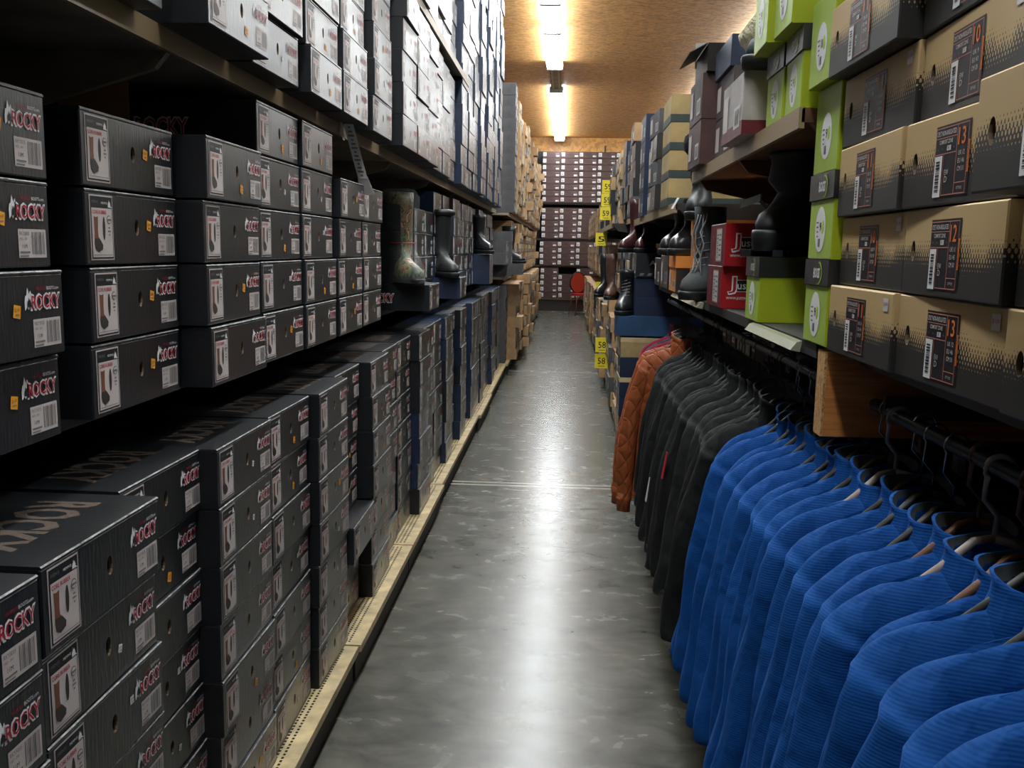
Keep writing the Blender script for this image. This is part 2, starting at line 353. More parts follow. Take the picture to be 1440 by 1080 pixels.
RAM = [(.02, .0), (.0, .35), (.06, .62), (.16, .66), (.24, 1.0), (.36, .70), (.46, .86), (.56, .60), (.66, .42), (.58, .34), (.72, .22), (1.0, .02), (.62, .10), (.46, .0), (.40, .16), (.28, .02), (.2, .14)]
BOOT = [(.18, .1), (.5, .0), (.95, .08), (1, .22), (.8, .34), (.58, .42), (.55, .6), (.6, 1), (.3, .97), (.1, 1), (.14, .55), (.1, .25)]

def carton(W, H, D, m, side=None, edge=None, hole=None, lidh=0.0, flat=False):
    """box body, face at x=0 looking along +x"""
    b = MB(); side = side or m; edge = edge or side; c = 0.0022; h = H - lidh; y0, y1 = -W / 2, W / 2
    # front
    f = [(0, y0 + c, c), (0, y1 - c, c), (0, y1 - c, h - c), (0, y0 + c, h - c)]
    if hole and not flat:
        hu, hv = hole; n = 12
        E = [(0, hu - W / 2 - 0.0085 * math.cos(2 * PI * i / n), hv + 0.015 * math.sin(2 * PI * i / n)) for i in range(n)]
        # E[0] is left, goes up, E[6] right
        b.face([f[0], E[0]] + [E[n - i] for i in range(1, 6)] + [E[6], f[1]], m)
        b.face([f[1], E[6]] + [f[2]], m); b.face([f[2], E[6]] + [E[5 - i] for i in range(0, 5)] + [E[0], f[3]], m); b.face([f[3], E[0], f[0]], m)
        I = [(-0.006, p[1], p[2]) for p in E]; I2 = [(-0.03, p[1], p[2]) for p in E]
        for i in range(n):
            j = (i + 1) % n; b.face([E[i], E[j], I[j], I[i]], rim); b.face([I[i], I[j], I2[j], I2[i]], inside)
        b.face(I2, inside)
    else: b.face(f, m)
    o = [(-c, y0, 0), (-c, y1, 0), (-c, y1, h), (-c, y0, h)]; k = [(-D, y0, 0), (-D, y1, 0), (-D, y1, h), (-D, y0, h)]
    for i in range(4):
        j = (i + 1) % 4
        b.face([f[j], f[i], o[i], o[j]], edge if i == 2 else side)
        b.face([o[j], o[i], k[i], k[j]], side)
    b.face([k[1], k[0], k[3], k[2]], side)
    return b
def lid_mesh(W, H, D, m, th, edge, ov=0.001):
    b = MB(); c = 0.002; y0, y1 = -W / 2 - ov, W / 2 + ov; z0, z1 = H - th, H
    f = [(ov, y0 + c, z0), (ov, y1 - c, z0), (ov, y1 - c, z1 - c), (ov, y0 + c, z1 - c)]
    b.face(f, m); t = [(ov - c, y0 + c, z1), (ov - c, y1 - c, z1), (-D, y1 - c, z1), (-D, y0 + c, z1)]
    b.face([f[3], f[2], t[1], t[0]], edge); b.face(t, m)
    b.face([(ov, y1 - c, z0), (-D, y1 - c, z0), (-D, y1 - c, z1), t[1], f[2]], m); b.face([(ov, y0 + c, z0), f[3], t[0], (-D, y0 + c, z1), (-D, y0 + c, z0)], m)
    b.face([(ov, y0 + c, z0), (-D, y0 + c, z0), (-D, y1 - c, z0), (ov, y1 - c, z0)], m)
    b.face([(-D, y0 + c, z0), (-D, y0 + c, z1), (-D, y1 - c, z1), (-D, y1 - c, z0)], m)
    return b

# ---------------------------------------------------------------- the setting
def struct(name, mb):
    o = mb.build(name); o['kind'] = 'structure'; return o
XL, XR, YB, YF, ZC = -1.75, 4.3, 22.5, -2.6, 4.05
struct('floor', MB().box(XL - .1, XR + .1, YF - .1, YB + .1, -0.1, 0, concrete_m))
struct('ceiling', MB().box(XL - .1, XR + .1, YF - .1, YB + .1, ZC, ZC + 0.1, osb_ceiling))
struct('wall_back', MB().box(XL, XR, YB, YB + 0.1, 0, ZC, osb_wall))
struct('wall_left', MB().box(XL - .1, XL, YF, YB, 0, ZC, wallpaint))
struct('wall_right', MB().box(XR, XR + .1, YF, YB, 0, ZC, wallpaint))
struct('wall_front', MB().box(XL, XR, YF - .1, YF, 0, ZC, wallpaint))

# strip lights
def strip_light(i, y0, y1, label, x=-0.235):
    t = thing('strip_light', label, 'ceiling light', (x, (y0 + y1) / 2, ZC), group='strip lights along the aisle ceiling' if x < 0 else 'strip lights over the next aisle')
    h = (y1 - y0) / 2 - 0.015
    if x > 0: t.scale = (.55, 1, .8)
    MB().box(-.085, .085, -h, h, -0.045, 0, fix_m).build('housing', t)
    b = MB(); prof = [(-.088, -.034), (-.112, -.080), (-.085, -.115), (.085, -.115), (.112, -.080), (.088, -.034)]
    b.loft([[(x, -h + .03, z) for x, z in prof], [(x, h - .03, z) for x, z in prof]], lens_m, smooth=False); b.build('diffuser', t)
    for s in (-1, 1): MB().box(-.11, .11, min(s * h, s * (h - .028)), max(s * h, s * (h - .028)), -.12, -.02, fix_m).build('end_cap', t)
lights = [(-1.2, 1.1, 'lit strip light almost overhead at the start of the aisle'), (1.1, 3.35, 'lit strip light following the one almost overhead'), (3.37, 5.58, 'lit strip light out of the frame above the camouflage boot'),
          (5.6, 7.85, 'lit strip light just out of the top of the picture'), (7.85, 10.0, 'lit strip light cut by the top edge of the picture'), (10.0, 11.3, 'short lit strip light below the topmost visible joint'),
          (11.3, 13.5, 'lit strip light ending at the unlit grey gap'), (15.4, 17.7, 'lit strip light starting right after the unlit grey gap'), (17.7, 20.0, 'second lit strip light beyond the grey gap'), (20.0, 22.2, 'last lit strip light, at the back wall')]
for i, (a, b, l) in enumerate(lights): strip_light(i, a, b, l)
for i in range(5): strip_light(i, 1.0 + i * 4.4, 5.3 + i * 4.4, f'lit strip light over the next aisle beyond the right shelving, {ordn(i + 1)} from the camera', 2.2)
t = thing('unlit_fixture', 'unlit grey channel between the two runs of ceiling strip lights', 'ceiling light', (-0.235, 14.45, ZC))
MB().box(-.085, .085, -.93, .93, -0.06, 0, shelf_m).build('housing', t)
b = MB()
for s in (-.05, .05): b.box(s - .012, s + .012, -.9, .9, -0.075, -0.06, fix_m)
b.build('lamp_holder', t)

# ---------------------------------------------------------------- left shelving
joints = [-0.4, 0.68, 1.78, 2.885, 3.945, 5.02, 6.1, 7.2, 8.3, 9.4, 10.5, 11.6, 12.7, 13.8, 14.9, 16.0, 17.1, 18.2, 19.3, 20.4]
r = random.Random(3)
deckmeshes = {}
for i in range(len(joints) - 1):
    a, e = joints[i], joints[i + 1]; L = e - a - 0.012; xo = -0.652 + r.uniform(-.012, .012)
    t = thing('base_deck', f'pale perforated base deck panel, {ordn(i + 1)} from the camera along the left shelving', 'shelf deck', (xo, a + 0.006, 0), group='base decks under the left stacks')
    MB().box(-0.5, 0, 0, L, 0.105, 0.13, deck_m).build('deck', t)
    b = MB(); n = int(L / 0.0165)
    for k in range(n):
        for q in range(3):
            x = -0.045 - q * 0.017; y = 0.02 + k * (L - 0.04) / n
            b.face([(x - .0035, y, .1306), (x + .0035, y, .1306), (x + .0035, y + .0095, .1306), (x - .0035, y + .0095, .1306)], deck_hole)
    o = b.build('hole_row', t)
    MB().box(-0.05, -0.02, 0, L, 0, 0.1045, kick_m).build('kick_plate', t)

def shelf_run(name, label, x0, x1, y0, y1, z, th=0.028, lip=True, m=shelf_m, brackets=True, side=1, pitch=1.2):
    """shelf board between x0 (front edge) and x1 (back), with brackets below"""
    t = thing(name, label, 'shelf', (x0, y0, z))
    d = x1 - x0; a, b_ = min(0, d), max(0, d)
    MB().box(a, b_, 0, y1 - y0, -th, 0, m).build('board', t)
    if lip:
        MB().box(-0.006, 0.006, 0, y1 - y0, -th - 0.012, 0.002, shelf_lip).build('front_lip', t)
    if brackets:
        n = max(1, int((y1 - y0) / pitch))
        for k in range(n + 1):
            y = k * (y1 - y0) / n; y = min(max(y, 0.01), y1 - y0 - 0.01)
            s = 1 if d > 0 else -1; b = MB(); q = []
            P = [(0.02, -th), (abs(d), -th), (abs(d), -th - .17), (abs(d) * .55, -th - .10), (0.05, -th - 0.035)]
            b.loft([[(s * x, y - .009, zz) for x, zz in P], [(s * x, y + .009, zz) for x, zz in P]], m, smooth=False)
            b.build('bracket', t)
    return t
shelf_run('metal_shelf', 'upper metal shelf under the shiny boxes on the left', -0.80, -1.285, -0.5, 10.4, 1.862)
shelf_run('metal_shelf', 'high metal shelf ending part way along the left side', -0.705, -1.285, 1.5, 6.55, 2.575)
shelf_run('metal_shelf', 'middle shelf holding the dark boxes on the left', -0.90, -1.285, -0.5, 10.4, 1.135, brackets=False, m=shelf_dark, lip=False)
shelf_run('metal_shelf', 'middle shelf among the kraft boxes far down the left side', -0.70, -1.285, 10.5, 20.4, 1.12, brackets=False)
shelf_run('metal_shelf', 'upper shelf among the kraft boxes far down the left side', -0.66, -1.285, 10.5, 20.4, 1.84, brackets=False)
t = thing('shelving_frame', 'dark back panel and posts of the left shelving', 'shelving', (-1.32, -0.5, 0))
MB().box(-.02, 0, 0, 21.5, 0, 3.9, panel_dark).build('back_panel', t)
for k in range(10): MB().box(0.002, .032, k * 2.35, k * 2.35 + .04, 0, 3.9, shelf_dark).build('post', t)

# ---------------------------------------------------------------- boot box kinds
def full(u0, u1): pass
W, H, D = 0.352, 0.127, 0.42
def rocky_parts(root, sticker=0, logo=True):
    f = front(W)
    d = Decal(f); d.rect(.014, .008, .092, .118, cream); d.rect(.0165, .0105, .0895, .1155, ink, 2); d.rect(.019, .013, .087, .096, cream, 3)
    d.text("MEN'S", .021, .104, .042, .109, greyink, 3); d.text('MEMPHIS', .052, .103, .073, .107, whitebright, 3); d.poly(RAM, whitebright, 3, (.075, .097), .014)
    d.text('CORE RUBBER', .021, .086, .068, .0925, redink, 4, .01)
    d.poly(BOOT, brownink, 4, (.021, .020), .001); d.face([f(.022 + x * .028, .022 + y * .06, 4) for x, y in BOOT], brownink)
    d.face([f(.022 + x * .030, .0215 + y * .055, 5) for x, y in BOOT[:6] + [(.1, .42), (.1, .25)]], darkboot)
    d.ell(.058, .062, .0045, .020, darkboot, 4); d.ell(.076, .077, .0075, .0075, greyink, 4); d.ell(.076, .077, .006, .006, cream, 5); d.rect(.070, .0755, .082, .0785, greyink, 6)
    for q, ww in enumerate((.006, .010, .004)): d.rect(.076 - ww / 2, .062 - q * .006, .076 + ww / 2, .0645 - q * .006, greyink, 4)
    d.rect(.021, .0165, .085, .0172, ink, 4)
    d.build('product_label', root)
    d = Decal(f); d.poly([(.256, .070), (.340, .070), (.340, .092), (.272, .094), (.262, .112)], whitebright, 1)
    d = Decal(f); d.poly(RAM, whitebright, 2, (.248, .070), .034); d.poly(RAM, ink, 3, (.254, .0735), .016)
    d.text('ROCKY', .2625, .0685, .342, .0945, whitebright, 2, .055); d.text('ROCKY', .2655, .0715, .339, .0915, redink, 3, .012)
    d.text('ROCKY', .280, .0985, .305, .1035, redink, 2); d.text('BOOTS.com', .3065, .0985, .338, .1035, whitebright, 2)
    d.build('brand_logo', root)
    d = Decal(f); d.rect(.268, .014, .340, .056, cream); d.bars(.302, .019, .337, .052, greyink, 2, 11, 5)
    d.text('RKY3035', .271, .047, .296, .0525, greyink, 2); d.text('MED - EW', .271, .040, .290, .0435, greyink, 2); d.text('11M', .277, .028, .289, .034, ink, 2); d.rect(.271, .021, .296, .0235, greyink, 2); d.rect(.271, .016, .292, .018, greyink, 2)
    d.build('barcode_label', root)
    if sticker:
        su, sv, m = ((.228, .070, orange_sticker), (.205, .030, orange_sticker), (.236, .078, whitebright), (.215, .048, whitebright))[sticker - 1]
        d = Decal(f); k = .0085 if m is orange_sticker else .006; a = random.uniform(-.35, .2)
        P = [(su + k * (math.cos(a) * x - math.sin(a) * y), sv + 1.1 * k * (math.sin(a) * x + math.cos(a) * y)) for x, y in ((-1, -1), (1, -1), (1, 1), (-1, 1))]
        d.poly(P, m, 3)
        d.text('$149', su - k * .7, sv - k * .1, su + k * .7, sv + k * .6, redink if m is whitebright else brownink, 4); d.rect(su - k * .6, sv - k * .6, su + k * .6, sv - k * .4, greyink, 4)
        d.build('price_sticker', root)
proto = {}
black_body = carton(W, H, D, black_card, black_side, worn, (0.182, 0.066), 0.005).mesh('black_boot_box')
black_lid = lid_mesh(W, H, D, black_card, 0.0048, worn).mesh('lid')
# printed lid: large logo on top
d = Decal(lambda u, v, l: (-D + .02 + v * .36, W / 2 - u, H + 0.0004 * l))
d.text('ROCKY', .05, .62, .30, .92, beigeink, 1, .03); d.poly(RAM, beigeink, 1, (.06, .10), .22)
top_print = d.mesh('printed_logo')
d = Decal(lambda u, v, l: (-.37 + u, -W / 2 - 0.0006 * l, v))
d.text('ROCKY', .06, .035, .20, .085, whitebright, 1, .06); d.text('ROCKY', .064, .040, .196, .080, redink, 2, .012); d.poly(RAM, cream, 1, (.018, .035), .06); d.poly(RAM, ink, 2, (.028, .042), .03)
side_print = d.mesh('side_logo')
for s in range(5):
    o = obj('black_boot_box', black_body); obj('lid', black_lid, o); rocky_parts(o, s); proto['black%d' % s] = o
def merged(name, W, H, D, m, side, marks, edge=None, hole=None):
    b = carton(W, H, D, m, side, edge, hole, flat=True); d = Decal(front(W)); marks(d)
    off = len(b.v); b.v += d.v
    for f_, mi_, sm_ in zip(d.f, d.m, d.sm): b.f.append(tuple(off + k for k in f_)); b.m.append(b.mi(d.mats[mi_])); b.sm.append(False)
    o = obj(name, b.mesh(name)); return o
def navy_marks(v):
    def g(d):
        d.rect(.014, .010, .070, .115, cream); d.rect(.018, .014, .066, .090, white, 2); d.face([d.fn(.025 + x * .028, .022 + y * .06, 3) for x, y in BOOT], greyink)
        d.rect(.268, .014, .335, .055, white); d.bars(.300, .018, .332, .050, greyink, 2, 9, 3)
        d.ell(.182, .066, .008, .014, ink, 2)
        if v: d.text('ROCKY', .262, .070, .338, .092, redink if v == 1 else whitebright, 2, .02)
    return g
proto['navy0'] = merged('navy_boot_box', W, H, D, navy_face, navy_card, navy_marks(2), worn)
proto['navy1'] = merged('navy_boot_box', W, H, D, black_card, navy_card, navy_marks(2), worn)
proto['black9'] = merged('black_boot_box', W, H, D, black_card, black_side, navy_marks(1), worn)
def pale_marks(d): d.rect(.02, .02, .075, .10, white); d.rect(.25, .02, .33, .07, white); d.ell(.175, .066, .008, .012, ink, 2)
proto['grey'] = merged('grey_boot_box', W, H, D, grey_card, grey_card, pale_marks, worn)
proto['kraft0'] = merged('kraft_boot_box', W, H, D, kraft_pale, kraft, pale_marks)
def dk_marks(d): d.rect(0.004, .0, W - .004, .062, dkbrown_card); d.rect(.02, .02, .08, .085, white, 2); d.rect(.25, .02, .31, .05, white, 2)
proto['kraft1'] = merged('kraft_boot_box', W, H, D, kraft_pale, kraft, dk_marks)
proto['kraft2'] = merged('kraft_boot_box', W, H, D, dkbrown_card, kraft, pale_marks)
def brown_marks(d):
    d.rect(.004, .035, .078, .118, whitebright); d.rect(.02, .05, .03, .10, ink, 2); d.rect(.02, .05, .06, .06, ink, 2); d.rect(.045, .07, .06, .09, greyink, 2)
    d.rect(.30, .025, .375, .062, whitebright); d.rect(.345, .035, .365, .05, greyink, 2); d.ell(.20, .07, .010, .012, ink, 1); d.rect(.27, .10, .37, .103, cream)
proto['brown'] = merged('brown_boot_box', .415, .140, .34, brown_card, brown_card, brown_marks)
for o in proto.values():
    for x in [o] + list(o.children): x.location.z = 0
used = {}
def put(kind, x, y, z, rz, label, cat='boot box', group=None, jitter=(0.006, 0.004, 0.8)):
    src = proto[kind]
    o = copy_tree(src)
    o.location = (x + random.uniform(-1, 1) * jitter[0], y + random.uniform(-1, 1) * jitter[1], z)
    o.rotation_euler = (0, 0, rz + math.radians(random.uniform(-1, 1) * jitter[2]))
    tag(o, label, cat, group); return o
HZ = H + 0.0008
# lower left tier
cols = []   # (ycentre, x)
y = 0.93
lowX = {0: -.665, 1: -.68, 2: -.755, 3: -.715, 4: -.72, 5: -.70, 6: -.745, 7: -.70, 8: -.74}
n = 0; lowtops = {}
ystart = [0.745, 1.115, 1.485, 1.83, 2.195, 2.565, 2.935, 3.31, 3.68, 4.05]
while ystart[-1] + .366 < 10.2: ystart.append(ystart[-1] + random.choice((.362, .366, .372, .40)))
for i, ys in enumerate(ystart):
    x = lowX.get(i, -0.72 + random.uniform(-.03, .03)); far = ys > 5.2
    rows = 7
    if 6.5 < ys < 9: rows = 8 if random.random() < .0 else 7
    for k in range(rows):
        xx = x + (0.06 if (i == 6 and k == 2) else 0)
        if not far: kind = 'black%d' % random.choice((0, 0, 1, 2, 3, 4))
        else: kind = 'navy1' if random.random() < .75 else 'black9'
        if 4.1 < ys <= 5.2: kind = random.choice(('black9', 'navy1'))
        col = 'navy-sided' if kind.startswith('navy') else 'black'
        o = put(kind, xx, ys + W / 2 + .004, 0.1315 + k * HZ, 0, f'{col} boot box, {ordn(k + 1)} from the bottom in the {ordn(i + 1)} stack of the lower left tier', group='boot boxes in the lower left tier')
        if k == rows - 1 and not far:
            lid = [c for c in o.children if c.name.startswith('lid')]
            if lid: obj('printed_logo', top_print, lid[0])
# middle left tier
mid = [(0.66, -.80, 5, 4), (1.05, -.80, 4, 0), (1.425 + .09, -.80, 4, 0), (1.895, -.745, 4, 0), (2.305, -.765, 5, 0), (2.665, -.76, 5, 0), (3.06, -.75, 4, 0), (3.455, -.76, 4, 0)]
for i, (ys, x, rows, _) in enumerate(mid):
    for k in range(rows):
        kind = 'black%d' % random.choice((1, 2, 3, 0, 4) if i > 2 else (1, 1, 2))
        o = put(kind, x + (.012 if (i == 1 and k < 2) else 0), ys + W / 2, 1.1365 + .008 + k * (HZ + .004), 0, f'black boot box, {ordn(k + 1)} from the bottom in the {ordn(i + 1)} stack of the middle left tier', group='boot boxes in the middle left tier')
        if i == 4 and k == 4:
            obj('side_logo', side_print, o); o.location.x = -.77; o.rotation_euler.z = 0
t = thing('cardboard_sheet', 'brownish pale sheet standing behind the nearest middle stacks', 'cardboard', (-1.17, 2.30, 1.70), (0, 0, 0)); MB().box(-.10, .08, 0, .003, 0, .17, kraft).build('sheet', t)
# stack behind the camouflage boot, on a box pushed far out
for k in range(4):
    o = put('black0', -.66 if k == 0 else -.80, 4.47 + W / 2, 1.137 + k * HZ, 0, 'black boot box pushed out under the bagged camouflage boot' if k == 0 else f'black boot box, {ordn(k)} above the one under the camouflage boot', jitter=(0, 0, 0))
    if k == 0: obj('side_logo', side_print, o)
for i in range(14):
    ys = 4.86 + i * .37
    if ys > 9.9: break
    for k in range(5 if i > 1 else 4):
        if i == 2 and k == 0: continue
        kind = 'navy1' if (i % 4 == 2 or random.random() < .3) else 'black9'
        col = 'navy-sided' if kind.startswith('navy') else 'black'
        put(kind, -.80 + (.03 if i % 5 == 4 else 0), ys + W / 2, 1.137 + k * HZ, 0, f'{col} boot box, {ordn(k + 1)} up in the {ordn(i + 1)} stack beyond the bagged camouflage boot', group='boot boxes beyond the camouflage boot')
# upper left tier
up = [(1.01, -.73), (1.365, -.73), (1.81, -.70), (2.185, -.725), (2.59, -.72), (2.97, -.72), (3.43, -.715), (3.91, -.685), (4.28, -.69), (4.65, -.70), (5.03, -.72), (5.40, -.73), (5.78, -.745)]
yy = 6.2
while yy < 9.75: up.append((yy, -.70 + random.uniform(-.05, .02))); yy += .366
rest = []
for i, (ys, x) in enumerate(up):
    for k in range(16):
        z = 1.864 + k * HZ
        if z > 1.52 + .285 * (ys + .4): break
        if z + H > 3.93: break
        if ys < 6.2:
            if z + H > 2.53 and k < 6 and z < 2.578: continue
            if z > 2.53: z = 2.578 + (k - 6) * HZ if k >= 6 else z
            if k == 5: continue
        if ys + .4 < 1.8 and k > 0: continue
        kind = ('black%d' % random.choice((0, 1, 2, 4))) if ys < 3.8 else ('black9' if ys < 4.9 else random.choice(('navy0', 'navy0', 'navy1')))
        col = 'navy' if kind.startswith('navy') else 'black'
        if z > 3.05 and ys > 6.3: rest.append((x, ys, z)); continue
        put(kind, x + random.uniform(-.006, .006), ys + W / 2, z, 0, f'shiny {col} boot box, {ordn(k + 1)} from the shelf in the {ordn(i + 1)} upper left stack', group='boot boxes in the upper left tier', jitter=(0.006, 0.003, .9))
def stuff(name, label, cat, kind, places, sx=1, rz=0):
    """many copies of one kind of far box as one object"""
    src = proto[kind].data; vs = []; fs = []; mi = []
    V = [v.co.copy() for v in src.vertices]; F = [tuple(p.vertices) for p in src.polygons]; MI = [p.material_index for p in src.polygons]
    for x, y, z in places:
        b = len(vs); a = rz + random.uniform(-.015, .015); c, s_ = math.cos(a), math.sin(a); x += random.uniform(-.012, .012)
        vs += [(x + c * v.x - s_ * v.y, y + s_ * v.x + c * v.y, z + v.z) for v in V]; fs += [tuple(b + k for k in f) for f in F]; mi += MI
    me = bpy.data.meshes.new(name); me.from_pydata(vs, [], fs)
    for m in src.materials: me.materials.append(m)
    me.polygons.foreach_set('material_index', mi); me.update()
    o = obj(name, me); tag(o, label, cat); o['kind'] = 'stuff'; return o
stuff('stacked_boot_boxes', 'shiny navy boot boxes piled to the ceiling far up the left side', 'boot boxes', 'navy0', [(x, ys + W / 2, z) for x, ys, z in rest])
# high box standing out with a navy side
# grey stacks and kraft stacks far left
for k in range(18):
    z = 0.1315 + k * HZ
    if 7 < k < 9: continue
    zz = z if k < 7 else (1.125 + (k - 9) * HZ)
    if k >= 9 and k < 14: xx = -.62
    else: xx = -.68
    if 1.72 < zz + H < 1.99: continue
    put('grey', xx, 10.72, zz, 0, f'grey boot box, {ordn(k + 1)} up in the single grey stack far along the left', group='grey boot boxes far along the left')
for k in range(11):
    put('grey', -.60, 10.72, 1.845 + k * HZ, 0, f'grey boot box, {ordn(k + 1)} up above the upper shelf far along the left', group='grey boot boxes far along the left')
krest = []; i = 0; yy = 10.95
while yy < 20.2:
    x = -.58 + random.uniform(-.05, .02)
    top = 3.15 if yy < 13 else 3.05
    for tier, (z0, z1) in enumerate(((.1315, 1.08), (1.125, 1.80), (1.845, top + random.uniform(-.2, .2)))):
        k = 0
        while z0 + (k + 1) * HZ < z1:
            xx = x + (0 if tier != 1 else -.08)
            if random.random() < .06: xx += .07
            if i < 6:
                put(random.choice(('kraft0', 'kraft1', 'kraft2', 'kraft1')), xx, yy + W / 2, z0 + k * HZ, 0, f'kraft boot box, {ordn(k + 1)} up in the {ordn(i + 1)} far left stack, {("bottom", "middle", "top")[tier]} tier', group='kraft boot boxes far along the left', jitter=(.02, .004, 2))
            else: krest.append((xx, yy + W / 2, z0 + k * HZ))
            k += 1
    yy += .366; i += 1
stuff('stacked_boot_boxes', 'kraft boot boxes filling the farthest part of the left shelving', 'boot boxes', 'kraft1', krest)
for k in range(7):
    put('kraft0', -.50, 12.6, .14 + k * HZ * 1.1, 0, f'plain kraft carton sticking out, {ordn(k + 1)} up from the floor beside the aisle', 'box', 'plain kraft cartons sticking out on the left', jitter=(.02, .01, 3))

# ---------------------------------------------------------------- back rack
t = thing('back_rack', 'dark rack against the back wall holding brown boxes', 'shelving', (0, 21.78, 0))
for z in (0.30, 1.06, 1.68, 2.50): MB().box(-.9, 1.75, 0.0, .5, z - .035, z, shelf_dark if z != 0.30 else shelf_lip).build('shelf_board', t)
for x in (-.92, 0.80, 1.75): MB().box(x, x + .04, 0.02, .06, 0, 3.8, shelf_dark).build('post', t)
MB().box(-.9, 1.75, .45, .5, .3, 3.7, panel_dark).build('back_panel', t); MB().box(-.9, 1.75, .04, .07, 0, .26, kick_m).build('kick_plate', t)
for tier, (z0, n) in enumerate(((.301, 5), (1.061, 4), (1.681, 5), (2.501, 8))):
    for k in range(n):
        for c in range(6):
            if tier == 0 and k == 4 and c == 1: continue
            o = put('brown', -.60 + c * .42 + (-.03 * tier if tier < 2 else 0) + .21, 21.74, z0 + k * (.1415 if n < 8 else .1445), -PI / 2, f'brown boot box, {ordn(k + 1)} up and {ordn(c + 1)} from the left, {("bottom", "second", "third", "top")[tier]} shelf of back rack', group='brown boot boxes on the back rack')
#END_PART1
# ---------------------------------------------------------------- paper strip hanging from the upper left shelf
t = thing('price_strip', 'long white printed paper strip dangling from the upper left shelf edge', 'paper tag', (-.79, 3.28, 1.868))
b = MB(); P = [(0.006, -.02, 0.0), (0.012, .03, -.06), (0.02, .07, -.12), (0.03, .105, -.18)]
b.loft([[(x, y - .005, z), (x + .032, y + .005, z), (x + .0318, y + .0058, z), (x - .0002, y - .0042, z)] for x, y, z in P], white, smooth=False); b.build('paper_strip', t)
MB().loft([[(0.028, .098, -.172), (0.062, .108, -.172), (0.062, .109, -.172), (0.028, .099, -.172)], [(0.026, .135, -.235), (0.080, .151, -.235), (0.080, .152, -.235), (0.026, .136, -.235)]], cream, smooth=False).build('flared_end', t)
MB().loft([[(0.008, -.075, 0.004), (0.008, -.045, 0.004), (0.007, -.045, 0.004), (0.007, -.075, 0.004)], [(0.01, -.045, -.06), (0.01, -.02, -.06), (0.009, -.02, -.06), (0.009, -.045, -.06)]], white, smooth=False).build('paper_strip', t)
d = MB()
for k in range(13):
    f = .06 + k * .072; i = min(2, int(f * 3)); q = f * 3 - i; a, e = P[i], P[i + 1]
    x, y, z = [a[j] + (e[j] - a[j]) * q for j in range(3)]
    wd = .004 + .006 * ((k * 7) % 3) / 2
    d.face([(x + .016 - wd, y - .0012 - wd * .3, z), (x + .016 + wd, y - .0012 + wd * .3, z), (x + .016 + wd, y + .0026 + wd * .3, z - .006), (x + .016 - wd, y + .0026 - wd * .3, z - .006)], greyink)
d.build('printed_text', t)

